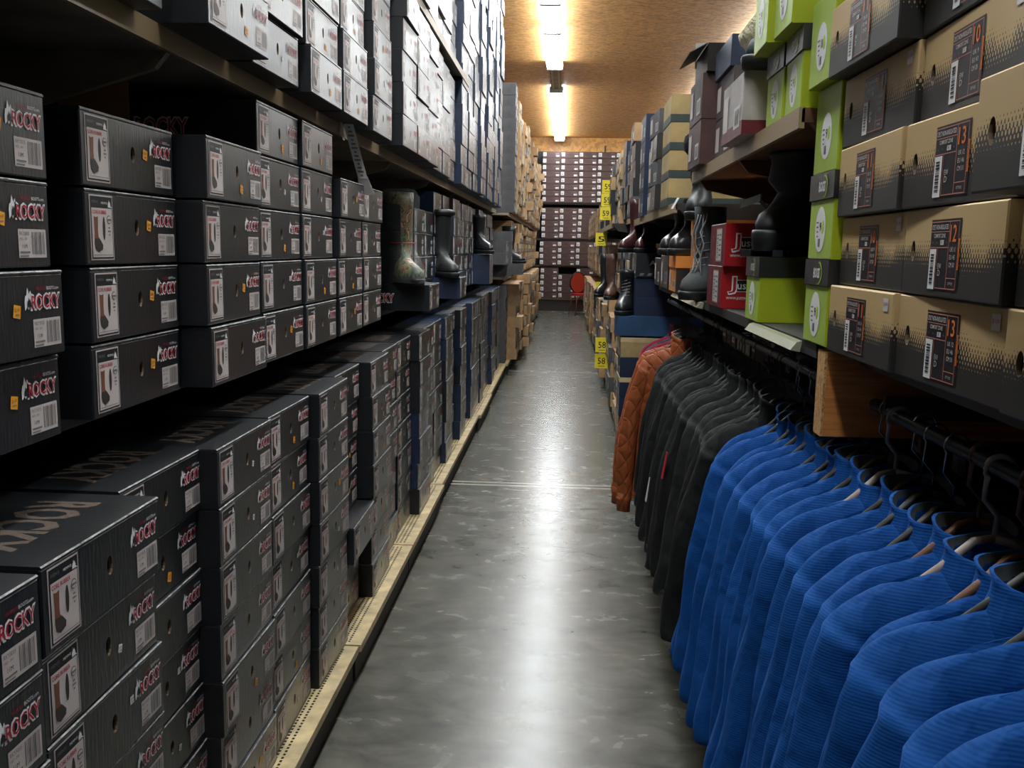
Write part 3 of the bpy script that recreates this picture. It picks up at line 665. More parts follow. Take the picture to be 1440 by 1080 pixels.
# ---------------------------------------------------------------- boots
def boot(name, label, loc, rot, up, sole, height=.32, length=.29, width=.10, shaft=.115, sw=.105, cuff=None, cuff_h=.05, laces=None, sole_h=.028, lean=0, toe_round=.9, group=None, lug=False, straps=False, cat='boot'):
    """toe points along local +x; origin at the heel side of the sole"""
    t = thing(name, label, cat, loc, rot, group)
    n = 20; L = length
    def ring(z, xb, xf, hw, sq=1.0, dx=0):
        cx = (xb + xf) / 2; hl = (xf - xb) / 2; out = []
        for i in range(n):
            a = 2 * PI * i / n; c, s = math.cos(a), math.sin(a)
            c_ = math.copysign(abs(c) ** .85, c); wv = hw * (1 - .12 * max(0, -c))
            out.append((cx + hl * c_ + dx, wv * s, z))
        return out
    zs = sole_h; A = height
    sh = shaft / 2; ax = .055   # ankle axis x
    prof = [(zs, -.012, L - .012, width / 2), (zs + .02, -.012, L - .008, width / 2 + .002), (zs + .045, -.010, L - .022, width / 2 * .96),
            (zs + .062, -.006, L - .06, width / 2 * .88), (zs + .080, -.002, L * .62, width / 2 * .80), (zs + .105, .0, L * .49, width / 2 * .74),
            (zs + .135, ax - sh * (1 if lug else .88), ax + sh * (1.25 if lug else .98), sw / 2 * (1 if lug else .86)), (zs + .175, ax - sh * (1 if lug else .93), ax + sh * (1.05 if lug else .95), sw / 2 * (1 if lug else .90))]
    if lug: prof = [(z, a_, b_, max(w_, .052)) for z, a_, b_, w_ in prof]
    prof = [p for p in prof if p[0] < A - .03]
    zt = prof[-1][0]
    for k in range(1, 5): prof.append((zt + (A - zt) * k / 4, ax - sh - .004 * k, ax + sh + .004 * k, sw / 2 * (.92 + .03 * k)))
    b = MB(); rings = [ring(z, xb, xf, hw, dx=lean * max(0, z - .1)) for z, xb, xf, hw in prof]
    top = rings[-1]; cx = sum(p[0] for p in top) / n
    inner = [((p[0] - cx) * .90 + cx, p[1] * .90, p[2]) for p in top]; inner2 = [(p[0], p[1], p[2] - .05) for p in inner]
    b.loft(rings + [inner, inner2], up, True, True); b.build('upper', t)
    s = MB(); sr = [ring(0, -.016, L, width / 2 + .002), ring(zs * .9, -.018, L + .004, width / 2 + .006), ring(zs + .004, -.016, L + .001, width / 2 + .004)]
    s.loft(sr, sole); s.build('sole', t)
    if lug:
        for k in range(9):
            for sgn in (-1, 1):
                x = 0.0 + k * L / 9; MB().box(x, x + .016, sgn * width / 2 * .75 - .012 if sgn > 0 else -width / 2 * .75 - .018, sgn * width / 2 * .75 + .018 if sgn > 0 else -width / 2 * .75 + .012, -.014, .003, sole).build('tread_lug', t)
    if cuff:
        b = MB(); z0 = A - cuff_h; rr = []
        for q, e in ((0, .004), (.15, .014), (.5, .018), (.85, .014), (1, .002)):
            z = z0 + (cuff_h + .008) * q; rr.append([((p[0] - cx) * (1 + e / sh) + cx, p[1] * (1 + e / (sw / 2)), z) for p in top])
        b.loft(rr, cuff); b.build('cuff', t)
    if laces:
        for k in range(7):
            z = zs + .085 + k * (A - zs - .12) / 7; xf = ax + sh * 1.02 + max(0, (.17 - z)) * .55 + lean * max(0, z - .1)
            MB().tube([(xf - .012, -.03, z), (xf + .004, 0, z + .008), (xf - .012, .03, z + .016)], .0022, laces, 6).build('lace', t)
    if straps:
        rr = random.Random(4)
        for k in range(4):
            y = -.02 + k * .012; x = ax + sh + .012 + lean * .2
            pts = [(x - .02, y, A - .01), (x + .012, y + .01, A - .05)] + [(x + .016 + rr.uniform(-.012, .02), y + rr.uniform(-.01, .02), A - .05 - q * (A - .12) / 5) for q in range(1, 6)]
            MB().tube(pts, .0032, laces or lace_m, 6).build('strap', t)
    return t
# left side boots, toes toward the aisle
boot('rubber_boot', 'camouflage rubber boot in a clear plastic bag on a black box', (-.86, 4.60, 1.2655), (0, 0, -.95), camo_m, rubber_black, height=.44, length=.30, width=.115, shaft=.15, sw=.135)
t = thing('plastic_bag', 'clear plastic bag tied with a red band around the camouflage boot', 'plastic bag', (-.86, 4.60, 1.2655), (0, 0, -.95))
b = MB(); rr = []
for z, rx, ry, cx in ((.01, .175, .075, .13), (.08, .16, .08, .12), (.16, .10, .085, .065), (.2, .088, .075, .06), (.3, .11, .095, .06), (.42, .12, .10, .06), (.455, .10, .07, .06)):
    rr.append([(cx + rx * math.cos(a) * (1 + .05 * math.sin(5 * a + z * 20)), ry * math.sin(a) * (1 + .07 * math.cos(4 * a + z * 30)), z) for a in [2 * PI * i / 28 for i in range(28)]])
b.loft(rr, plastic_clear, False, True); b.build('bag', t)
b = MB(); b.tube([(.06 + .09 * math.cos(a), .078 * math.sin(a), .198) for a in [2 * PI * i / 24 for i in range(25)]], .0028, ribbon_red, 6, False); b.build('red_band', t)
boot('rubber_boot', 'dark olive toed tall black boot standing on the blue box', (-.82, 5.78, 1.2655), (0, 0, -1.0), rubber_black, rubber_black, height=.40, length=.30, width=.12, shaft=.16, sw=.15, laces=None, cuff=rubber_black, cuff_h=.03)
o = put('navy1', -.64, 5.60 + W / 2, 1.137, 0, 'blue-sided boot box under the tall black rubber boot', jitter=(0, 0, 0)); 
t = boot('leather_boot', 'slim black pull-on boot far down the middle left tier', (-.80, 8.1, 1.2655 + .13), (0, 0, -.9), leather_black, rubber_black, height=.33, length=.28, shaft=.12)
for k in range(2): put('navy1', -.655, 8.12, 1.137 + k * HZ, 0, f'navy-sided boot box, {("lower", "upper")[k]} of two under the slim black pull-on boot', jitter=(0, 0, 0))
boot('leather_boot', 'tall dark boot on a grey carton at the end of the middle left tier', (-.72, 10.75, 1.2655 + .01), (0, 0, -.4), leather_black, rubber_black, height=.42, length=.28, shaft=.14)
put('grey', -.50, 10.74, 1.137 + .01, 0, 'grey boot box sticking out under the tall dark boot on the left', jitter=(0, 0, 0))
for k in range(2): put('grey', -.66, 10.35, 1.137 + (k + 1) * HZ, 0, f'grey boot box, {("lower", "upper")[k]} of two before the tall dark boot', jitter=(0, 0, 0))

# ---------------------------------------------------------------- right shelving
FR = PI   # right-hand boxes face the aisle
t = thing('base_deck', 'dark base deck under the hanging clothes and right stacks', 'shelf deck', (.50, -.5, 0))
MB().box(0, .62, 0, 21.5, 0.085, 0.115, shelf_dark).build('deck', t); MB().box(.03, .05, 0, 21.5, 0, .0845, kick_m).build('kick_plate', t)
t = thing('shelving_frame', 'dark back panel and posts of the right shelving', 'shelving', (1.16, -.5, 0))
MB().box(0, .02, 0, 21.5, 0, 2.3, panel_dark).build('back_panel', t)
for y in (.6, 2.0, 3.2, 4.4, 5.6, 7.5, 10, 12.5, 15, 17.5, 20): MB().box(-.034, -.002, y, y + .04, .12, 2.3, shelf_dark).build('post', t)
shelf_run('metal_shelf', 'dark shelf board under the tan and black boxes on the right', .56, 1.12, -.3, 1.775, 1.27, m=shelf_dark, lip=False, brackets=False)
shelf_run('metal_shelf', 'middle right shelf holding the green, red and orange boxes', .50, 1.12, 1.86, 5.0, 1.272, m=shelf_dark, brackets=True, lip=False)
t = shelf_run('wood_shelf', 'upper wooden shelf under the grey and lime boxes on the right', .47, 1.12, 1.97, 3.60, 1.742, m=shelfwood, brackets=True, pitch=.8)
shelf_run('metal_shelf', 'upper right shelf under the tan boxes with dark green bands', .46, 1.12, 4.05, 6.6, 1.652, m=shelf_dark, brackets=True)
shelf_run('metal_shelf', 'narrow black shelf jutting out at the yellow signs', .38, 1.12, 8.0, 11.2, 1.672, m=shelf_dark, brackets=True)
shelf_run('metal_shelf', 'far right shelf behind the brown western boots', .48, 1.12, 6.62, 20.8, 1.115, m=shelf_dark, brackets=False)
shelf_run('metal_shelf', 'far right upper shelf near the back rack', .50, 1.12, 11.25, 20.8, 1.70, m=shelf_dark, brackets=False)
holder_m = mat('label_holder_film', (.30, .31, .22), .2)
# clear label holders on the front of the middle shelf
for y0, y1, l in ((1.95, 2.45, 'shiny clear label holder under the lime box on the middle shelf'), (3.35, 4.2, 'shiny clear label holder under the orange box on the middle shelf')):
    t = thing('label_holder', l, 'label holder', (.495, y0, 1.27))
    b = MB(); b.loft([[(0, 0, 0), (-.012, 0, -.004), (-.024, 0, -.020), (-.004, 0, -.024)], [(0, y1 - y0, 0), (-.012, y1 - y0, -.004), (-.024, y1 - y0, -.020), (-.004, y1 - y0, -.024)]], holder_m, smooth=False); b.build('holder', t)
t = thing('plank', 'orange pine plank set across under the tan and black boxes', 'plank', (.50, 1.79, 1.10))
MB().box(.004, .64, 0, .05, 0, .165, plank_m).build('board', t); MB().box(-.001, .0038, 0, .05, 0, .165, osb_edge).build('chipboard_end', t)
t = thing('clothes_rail', 'dark metal clothes rail under the right shelf', 'clothes rail', (.60, -.2, 1.165))
MB().tube([(0, 0, 0), (0, 5.6, 0)], .0125, rail_m, 12).build('tube', t)
for y in (.1, 1.9, 3.7, 5.5): MB().box(-.012, .5, y, y + .012, -.012, .03, rail_m).build('rail_bracket', t)

# tan and black halftone boxes
TW, TH, TD = .338, .121, .40
tb = carton(TW, TH, TD, tanprint, tanprint, worn_tan, (.040, .062), 0.0).mesh('tan_boot_box')
def tan_label(num, price):
    f = front(TW); d = Decal(f); d.rect(.108, .010, .212, .104, labelblack)
    for a in ((.110, .100, .206, .1012), (.110, .087, .173, .088), (.110, .066, .173, .0672), (.1735, .012, .1747, .1012), (.136, .012, .1372, .066), (.136, .012, .206, .0132), (.2055, .012, .2065, .1012), (.1747, .026, .206, .0272), (.1095, .066, .1105, .1012)):
        d.rect(*a, pinkline, 2)
    d.text('CPLT NON-INSULATED', .113, .0905, .171, .097, white, 3, .01); d.text('COMFORT ZONE', .122, .0795, .162, .085, white, 3, .01)
    d.rect(.146, .070, .158, .0765, white, 3); d.text('E', .150, .0715, .154, .0755, ink, 4)
    for u in (.116, .130, .164): d.text('W', u, .0715, u + .005, .0745, greyink, 3)
    d.rect(.111, .0105, .134, .0645, whitebright, 3); d.bars(.116, .017, .128, .058, ink, 4, 16, 3, vert=True)
    d.text('D', .144, .029, .152, .037, white, 3); d.text('EW', .143, .0385, .155, .0455, white, 3)
    d.text(num, .178, .074, .199, .096, orangeink, 3, .01)
    for q, tx in enumerate(('UK %d' % (int(num) - 1), 'EU 4%d' % (int(num) % 7), 'CM %d' % (int(num) + 18))): d.text(tx, .181, .061 - q * .010, .199, .067 - q * .010, white, 3)
    d.text('STYLE', .183, .018, .198, .0215, white, 3)
    d.rect(.2065, .038, .2125, .078, orangeink, 3); d.text('HYDROGUARD', .2072, .040, .2118, .076, labelblack, 4, 0, vert=True)
    d2 = Decal(f); d2.rect(.296, .092, .318, .112, white, 2); d2.text('$139', .298, .100, .316, .106, redink, 3)
    return d.mesh('size_label'), d2.mesh('price_tag')
TL = {n: tan_label(n, 1) for n in ('10', '11', '12', '13')}
tcols = [(1.605, .50), (1.26, .50), (.915, .50), (.57, .50)]
nums = [['11', '13', '12', '11'], ['10', '12', '11', '12'], ['11', '13', '12', '13'], ['11', '10', '12', '13'], ['11', '12', '13', '12'], ['13', '12', '11', '12']]
for k in range(6):
    for c, (y, x) in enumerate(tcols):
        dx = random.uniform(-.008, .008); yy = y
        if k == 2 and c == 2: dx = -.062; yy -= .03
        if k == 4 and c == 0: dx = -.03
        if k == 5 and c > 0: dx = -.03
        z = 1.2715 + k * (TH + .002)
        if z > 1.47 + .30 * (y + .17): continue
        o = obj('tan_boot_box', tb); o.location = (x + dx, yy + random.uniform(-.003, .003), z); o.rotation_euler = (0, 0, FR + math.radians(random.uniform(-1.6, 1.6)))
        lm, pm = TL[nums[k][c]]; obj('size_label', lm, o)
        if (k + c) % 3 != 2: obj('price_tag', pm, o)
        tag(o, f'tan and black boot box size {nums[k][c]}, {ordn(k + 1)} row up, {ordn(c + 1)} from the orange plank end', 'boot box', 'tan and black boot boxes on the right')
# lime boxes
GW, GH, GD = .165, .165, .34
def lime_box(label, loc, rz=FR, lid=True, open_=0, group='lime boot boxes on the right shelves'):
    o = thing('lime_boot_box', label, 'boot box', loc, (0, 0, rz), group)
    h = GH - (.05 if lid else 0)
    b = carton(GW, h, GD, limepale_card, lime_card); b.build('body', o)
    f = front(GW); d = Decal(f); cu, cv = GW / 2, h * (.5 if lid else .42); rr_ = .040
    d.ell(cu, cv, .036, rr_ * 1.1, whitebright, 1, 28); d.text('%d' % random.choice((9, 10, 11)), cu - .004, cv - .004, cu + .008, cv + .014, ink, 2, .02)
    d.ell(cu + .018, cv + .004, .008, .013, greenink, 2); d.bars(cu - .012, cv - .034, cu + .006, cv - .018, ink, 2, 7, 2)
    for q in range(4): d.rect(cu - .028 + q * .002, cv + .012 - q * .009, cu - .012, cv + .015 - q * .009, greyink, 2)
    d.build('size_label', o)
    if lid:
        b = MB(); b.box(-GD - .003, .003, -GW / 2 - .003, GW / 2 + .003, h, GH, black_card); b.build('lid', o)
        lo = [c for c in o.children if c.name.startswith('lid')][0]
        d = Decal(lambda u, v, l: (.0035 + l * .0004, u - GW / 2, v)); d.ell(.105, h + .024, .022, .022, greenink, 1, 24); d.ell(.101, h + .024, .0215, .0195, black_card, 2, 24)
        d.text('BOGS', .070, h + .014, .115, h + .034, whitebright, 3, .03); d.build('brand_logo', lo)
    return o
lz = [(1.2735, True, 'lime box with black lid beside the tan boxes, lowest of its stack'), (1.4395, True, 'second lime box up, beside the tan boxes'), (1.6055, False, 'third lime box up, beside the tan boxes'), (1.7715, False, 'big lime box topmost in the stack beside the tan boxes')]
for z, l, s in lz: lime_box(s, (.495 if z < 1.7 else .475, 1.868, z), lid=l)
lime_box('lime and yellow box with black lid under the big black overshoe', (.49, 2.475, 1.2735))
for (y, x, z, l, s) in ((2.06, .47, 1.7435, True, 'lime box with black lid on the upper shelf nearest the tan boxes'), (2.24, .47, 1.7435, True, 'lime box beside the grey carton on the upper shelf'),
                        (2.06, .44, 1.9095, False, 'lime box in the second row of the upper right shelf'), (2.24, .43, 1.9095, False, 'lime box leaning out above the grey carton'), (2.07, .46, 2.0755, True, 'topmost lime box of the upper right shelf'),
                        (1.868, .50, 1.9375, True, 'lime box cut by the top edge beside the tan boxes')):
    lime_box(s, (x, y, z), FR + random.uniform(-.05, .05), lid=l)
# generic carton thing for the right side
def rbox(name, label, x, y0, wd, z, h, m, side=None, d=.34, marks=None, rz=0, lidm=None, lidh=.03, base=None, group=None, cat='boot box'):
    o = thing(name, label, cat, (x, y0 + wd / 2, z), (0, 0, FR + rz), group)
    hb = h - (lidh if lidm else 0)
    b = carton(wd, hb, d, m, side or m, worn)
    b.build('body', o)
    if base: MB().box(-d - .001, .0012, -wd / 2 - .001, wd / 2 + .001, 0.0005, .035, base).build('base_band', o)
    if lidm: MB().box(-d - .002, .003, -wd / 2 - .002, wd / 2 + .002, hb, h, lidm).build('lid', o)
    if marks:
        dd = Decal(front(wd)); marks(dd, wd, hb); dd.build('label', o)
    return o
def m_plain(d, w_, h): d.rect(w_ * .62, h * .15, w_ * .9, h * .5, white, 3); d.bars(w_ * .66, h * .2, w_ * .86, h * .45, greyink, 4, 8, 1); d.rect(w_ * .08, h * .2, w_ * .3, h * .8, cream, 3)
# red boxes
def justin(label, z, y0, x=.49):
    o = thing('red_boot_box', label, 'boot box', (x, y0 + .145, z), (0, 0, FR), 'red boot boxes on the middle right shelf'); w_, h_ = .29, .132
    carton(w_, h_, .36, maroon_card, red_card, worn).build('body', o)
    d = Decal(front(w_)); d.rect(.13, .012, .235, .118, pinkline); d.rect(.135, .016, .23, .114, white, 2); d.bars(.145, .022, .175, .105, greyink, 3, 12, 2, vert=True)
    for q in range(5): d.rect(.185, .03 + q * .016, .222, .036 + q * .016, greyink, 3)
    d.ell(.06, .065, .02, .03, pinkline, 1); d.ell(.06, .065, .017, .027, maroon_card, 2); d.build('size_label', o)
    d = Decal(lambda u, v, l: (-u, w_ / 2 + .0005 * l, v))
    d.rect(.044, .052, .118, .090, whitebright, 1); d.rect(.046, .054, .116, .088, ink, 2); d.text('ustin', .051, .060, .112, .083, whitebright, 3, .01)
    d.text('J', .020, .042, .050, .102, whitebright, 3, .05); d.text('J', .0235, .047, .0465, .098, red_card, 4, -.005); d.text('WWW.JUSTINBOOTS.COM', .017, .026, .140, .036, whitebright, 2, .01)
    d.build('brand_print', o); return o
justin('lower red boot box under its twin on the middle right shelf', 1.2735, 2.97); justin('upper red boot box stacked on its twin', 1.4065, 2.94)
# big overshoe
boot('overshoe', 'big black nylon overshoe with cleated sole on the lime box', (.655, 2.60, 1.4540), (0, 0, PI * 1.25), nylon_black, rubber_black, height=.255, length=.225, width=.12, shaft=.14, sw=.14, sole_h=.05, lean=.05, lug=True)
bt = [o for o in C.objects if o.name.startswith('overshoe')][0]
ca, sa = math.cos(-PI * 1.25), math.sin(-PI * 1.25)
def loc_(x, y, z): x -= .655; y -= 2.60; return (ca * x - sa * y, sa * x + ca * y, z - 1.454)
MB().loft([[loc_(.60, 2.52, z_ + .005), loc_(.54, 2.60, z_), loc_(.525, 2.66, z_ + .03)] for z_ in (1.565, 1.580)], nylon_black, False, False, False, False).build('strap', bt)
MB().loft([[loc_(.53 - q, 2.64 + q, 1.590 - d_), loc_(.53 - q, 2.64 + q, 1.610 - d_), loc_(.535 - q, 2.645 + q, 1.612 - d_), loc_(.535 - q, 2.645 + q, 1.592 - d_)] for q, d_ in ((0, 0), (.045, .018))], mat('buckle_plastic', (.35, .42, .40), .4), smooth=False).build('buckle', bt)
# strapped boot and neighbours
boot('winter_boot', 'grey suede boot with long dangling laces beside the red boxes', (.57, 3.60, 1.2735), (0, 0, PI * 1.3), suede_grey, rubber_black, height=.34, length=.24, width=.11, shaft=.13, laces=lace_m, straps=True)
rbox('white_tag_box', 'grey box with white end label between red box and grey boot', .52, 3.28, .10, 1.2735, .14, grey_card, d=.25, marks=m_plain, cat='box')
o = rbox('orange_boot_box', 'orange and black boot box at the end of the middle right shelf', .47, 4.02, .26, 1.2735, .155, orange_card, black_card, lidm=orange_card, lidh=.05, marks=m_plain)
o = rbox('orange_boot_box', 'tall orange box ends standing behind the grey boot', .515, 3.70, .22, 1.2735, .30, orange_card, black_side, d=.3, lidm=orange_card, lidh=.06)
boot('leather_boot', 'black leather boot standing on the orange and black box', (.60, 4.25, 1.4290), (0, 0, PI * 1.3), leather_black, rubber_black, height=.25, length=.26)
boot('leather_boot', 'shiny black boot on the black box beyond the orange one', (.60, 4.60, 1.4290), (0, 0, PI * 1.3), leather_black, rubber_black, height=.22, length=.27)
rbox('black_carton', 'black box with yellow mark beyond the orange box', .47, 4.34, .33, 1.2735, .155, black_card, marks=m_plain)
rbox('black_carton', 'black box in the corner where the middle right shelf ends', .47, 4.70, .29, 1.2735, .14, black_side, marks=m_plain)
boot('fleece_boot', 'black boot with thick fleece cuff standing high on the right', (.56, 3.92, 1.5740), (0, 0, PI * 1.4), suede_grey if False else rubber_black, rubber_black, height=.33, length=.22, shaft=.11, cuff=fur_black, cuff_h=.07, lean=.18)
t = thing('swing_tag', 'pale paper tag hanging at the fleece cuffed boot', 'paper tag', (.44, 3.80, 1.66), (0, .5, .2)); MB().box(-.001, .001, -.014, .014, -.05, 0, white).build('tag', t)
# upper right shelf contents
rbox('grey_boot_box', 'pale grey carton with a maroon base sticking out of the upper shelf', .43, 2.42, .30, 1.7435, .155, palegrey_card, palegrey_card, base=maroon_card, marks=m_plain, d=.36)
rbox('navy_carton', 'navy carton high behind the pale grey carton', .47, 2.88, .30, 1.9975, .09, navy_card, d=.33)
for k in range(2): rbox('brown_carton', f'brown carton, {("lower", "upper")[k]} of two below the navy carton on the upper shelf', .48, 2.87, .31, 1.7435 + k * .127, .126, dkbrown_card, marks=m_plain)
for k in range(2): rbox('brown_carton', f'glossy brown carton, {("lower", "upper")[k]} of two at the end of the upper wooden shelf', .44, 3.24, .31, 1.7435 + k * .15, .148, brown_card, marks=m_plain)
o = rbox('open_carton', 'open black carton with its lid up on top of the right shelf', .45, 3.22, .30, 2.0440, .09, dkbrown_card, inside)
MB().box(-.15, .004, -.150, -.146, .06, .15, palegrey_card).build('raised_flap', o); MB().loft([[(.002, -.15, .09), (.002, .15, .09), (0, .15, .09), (0, -.15, .09)], [(.06, -.15, .06), (.06, .15, .06), (.058, .15, .058), (.058, -.15, .058)]], grey_card, smooth=False).build('raised_flap', o)
boot('sheepskin_boot', 'slate boot with cream sheepskin top lying above the grey carton', (.76, 2.62, 1.97), (0, .95, PI * 1.0), mat('slate_suede', (.05, .06, .075), .9), rubber_black, height=.28, length=.22, shaft=.13, sw=.13, cuff=fur_cream, cuff_h=.13)
boot('slipper', 'dark slate slipper on the pale grey carton', (.66, 2.48, 1.8990), (0, 0, PI * 1.1), mat('slate_clog', (.04, .055, .06), .7), rubber_black, height=.115, length=.25, shaft=.12, cat='slipper')
# tan boxes with green bands
for k in range(4): rbox('banded_boot_box', f'olive tan boot box with dark green band, {ordn(k + 1)} from the bottom of its pile', .45, 4.30, .33, 1.6535 + k * .1225, .121, olive_tan, olive_tan, base=darkgreen_card, group='olive tan boxes with green bands')
for k in range(4): rbox('dark_carton', f'dark leaning carton, {ordn(k + 1)} up, beyond the olive tan boxes', .43, 4.72, .33, 1.6535 + k * .123, .12, grey_card if k % 2 else black_card, marks=m_plain, rz=.05 * (k % 2))
for k in range(4): rbox('navy_carton', f'tall navy carton, {ordn(k + 1)} up, left of the olive tan boxes', .445, 5.62, .34, 1.6535 + k * .148, .146, navy_card, marks=m_plain)
for k in range(3): rbox('grey_carton', f'grey carton, {ordn(k + 1)} up, between navy and olive tan boxes', .46, 5.15, .35, 1.6535 + k * .125, .122, grey_card, marks=m_plain)
# blue boxes in front of the rack end, Y about 6
rbox('blue_boot_box', 'long blue box lid sticking into the aisle under the lace-up boot', .335, 5.95, .34, .905, .125, blue_card, blue_card, d=.55)
for k in range(2): rbox('navy_carton', f'deep navy carton, {("lower", "upper")[k]} of two behind the lace-up boot', .445, 6.0, .33, 1.031 + k * .125, .124, navy_card, navy_card, d=.52)
def m_A(d, w_, h): m_plain(d, w_, h)
o = rbox('black_carton', 'black carton marked A under the maroon boots', .445, 5.98, .34, 1.2815, .15, black_card, black_side, d=.5, marks=m_plain)
d = Decal(lambda u, v, l: (-u, .17 + .0006 * l, v)); d.text('A', .085, .075, .125, .105, whitebright, 1, .02)
for q in range(3): d.poly([(.02 + q * .05, .008), (.045 + q * .05, .008), (.055 + q * .05, .025), (.03 + q * .05, .025)], greyink, 1)
d.build('side_print', o)
boot('lace_boot', 'black lace-up boot standing on the long blue box', (.42, 6.22, 1.0305), (0, 0, PI * 1.42), leather_black, rubber_black, height=.29, length=.27, width=.115, laces=lace_m)
boot('western_boot', 'nearer of two glossy maroon boots on the black carton', (.57, 6.26, 1.4320), (0, 0, PI * 1.36), leather_maroon, rubber_black, height=.36, length=.28, shaft=.14)
boot('western_boot', 'farther of two glossy maroon boots on the black carton', (.52, 6.55, 1.4320), (0, 0, PI * 1.3), leather_maroon, rubber_black, height=.36, length=.28, shaft=.14)
rbox('dark_carton', 'dark carton under the farther maroon boot', .445, 6.33, .30, 1.117, .314, black_side, d=.5)
for k in range(6):
    rbox('stacked_carton', f'carton with pale rim, {ordn(k + 1)} from the floor below the long blue box', .365, 5.95, .34, .1165 + k * .130, .127, (navy_card, kraft, grey_card, navy_card, navy_card, kraft_pale)[k], (navy_card, dkbrown_card, navy_card, navy_card, navy_card, olive_tan)[k], d=.55, lidm=kraft_pale if k in (3, 5) else None, marks=m_plain, group='cartons below the long blue box')
# brown western boots and yellow signs
rbox('tan_carton', 'tan and black carton under the brown western boots', .40, 8.55, .34, .86, .13, kraft_pale, kraft, marks=lambda d, w_, h: d.rect(.004, .0, w_ - .004, .06, dkbrown_card))
for q in range(6): rbox('tan_carton', f'tan and black carton, {ordn(q + 1)} from the floor under the brown western boots', .41, 8.55, .34, .1165 + q * .1235, .122, kraft_pale if q % 2 else dkbrown_card, kraft, marks=m_plain, group='cartons under the brown western boots')
boot('western_boot', 'tall brown western boot standing on the tan and black carton', (.46, 8.85, .9920), (0, 0, PI * 1.42), leather_brown, rubber_black, height=.42, length=.29, width=.12, shaft=.16, sw=.15)
boot('western_boot', 'dark brown western boot behind the tall brown one', (.42, 9.30, .9920), (0, 0, PI * 1.35), leather_black, rubber_black, height=.42, length=.28, shaft=.15)
def sign(label, x, y, z, s='59', w_=.12, h_=.15):
    t = thing('price_card', label, 'price sign', (x, y, z), group='yellow price signs on the right')
    MB().box(-w_ / 2, w_ / 2, 0, .003, 0, h_, yellow).build('card', t)
    d = Decal(lambda u, v, l: (u - w_ / 2, -.0006 * l, v)); d.text(s, w_ * .22, h_ * .28, w_ * .8, h_ * .72, ink, 1, .01); d.rect(w_ * .25, h_ * .12, w_ * .75, h_ * .16, ink, 1); d.build('number', t)
for x, y, z, s, l in ((.40, 9.95, 1.76, '59', 'lowest of three yellow signs stacked at the jutting shelf'), (.41, 9.97, 1.90, '59', 'middle of three yellow signs stacked at the jutting shelf'), (.415, 9.99, 2.04, '59', 'topmost of three yellow signs stacked at the jutting shelf'),
                   (.355, 9.2, 1.00, '54', 'yellow sign at the toe of the dark western boot'), (.44, 8.42, 1.20, '5', 'small yellow sign at the brown western boot top') if False else (.36, 9.9, 1.49, '5', 'yellow sign under the jutting black shelf'),
                   (.345, 8.45, .52, '58', 'upper yellow sign low beside the floor'), (.345, 8.47, .37, '58', 'lower yellow sign low beside the floor')):
    sign(l, x, y, z, s, h_=.135)
# far right stacks
r = random.Random(11); yy = 6.75; i = 0; rrest = []
while yy < 20.0:
    i += 1; xx = .47 + r.uniform(-.03, .03)
    low = xx - .06
    for tier, (z0, z1, px) in enumerate(((.1165, .98 if not 8.4 < yy < 9.5 else -1, low), (1.117, 1.62, xx), (1.703 if not 7.8 < yy < 11.2 else 1.674, 2.42 if yy < 9.9 else (2.25 if yy < 12 else 2.1), xx))):
        if tier == 1 and 8.3 < yy < 9.6: px += .12
        if tier == 0 and 6.7 < yy < 8.4: z1 = .98
        if tier == 2 and yy < 8.0: z0 = 1.703
        kd = r.choice(('grey', 'kraft2', 'kraft2', 'black9', 'black9', 'navy1', 'kraft1'))
        if tier == 2 and 8 < yy < 9.2: kd = 'kraft1'
        k = 0
        while z0 + (k + 1) * HZ < z1:
            kk = kd if r.random() < .7 else r.choice(('grey', 'kraft2', 'kraft2', 'black9'))
            if yy > 13.4: rrest.append((px, yy + W / 2, z0 + k * HZ)); k += 1; continue
            nm = {'grey': 'grey', 'kraft1': 'kraft', 'kraft2': 'brown-faced', 'black9': 'black', 'navy1': 'navy-sided'}[kk]
            put(kk, px, yy + W / 2, z0 + k * HZ, FR, f'{nm} boot box, {ordn(k + 1)} up in {ordn(i)} stack beyond the blue box, {("bottom", "middle", "top")[tier]} tier', group='boot boxes far along the right', jitter=(.018, .004, 1.5))
            k += 1
    yy += .368
shelf_run('metal_shelf', 'far right upper shelf between blue boxes and jutting shelf', .50, 1.12, 6.65, 7.98, 1.70, m=shelf_dark, brackets=False)
stuff('stacked_boot_boxes', 'brown-faced boot boxes filling the farthest part of the right shelving', 'boot boxes', 'kraft2', rrest, rz=PI)
# boxes standing behind the clothes rail
shelf_run('metal_shelf', 'low shelf behind the clothes rail', .98, 1.12, 2.1, 5.6, .93, m=shelf_dark, brackets=False, lip=False)
for i in range(9):
    for k in range(2):
        o = put('brown' if (i + k) % 3 else 'black9', .93, 2.3 + i * .425 - (0 if i < 8 else 1), .931 + k * .142, FR, f'brown box behind the clothes rail, {("lower", "upper")[k]} row, {ordn(i + 1)} from the plank', group='boxes behind the clothes rail', jitter=(0, 0, 0)) if i < 8 else None
        if o: o.scale = (.5, 1, 1)

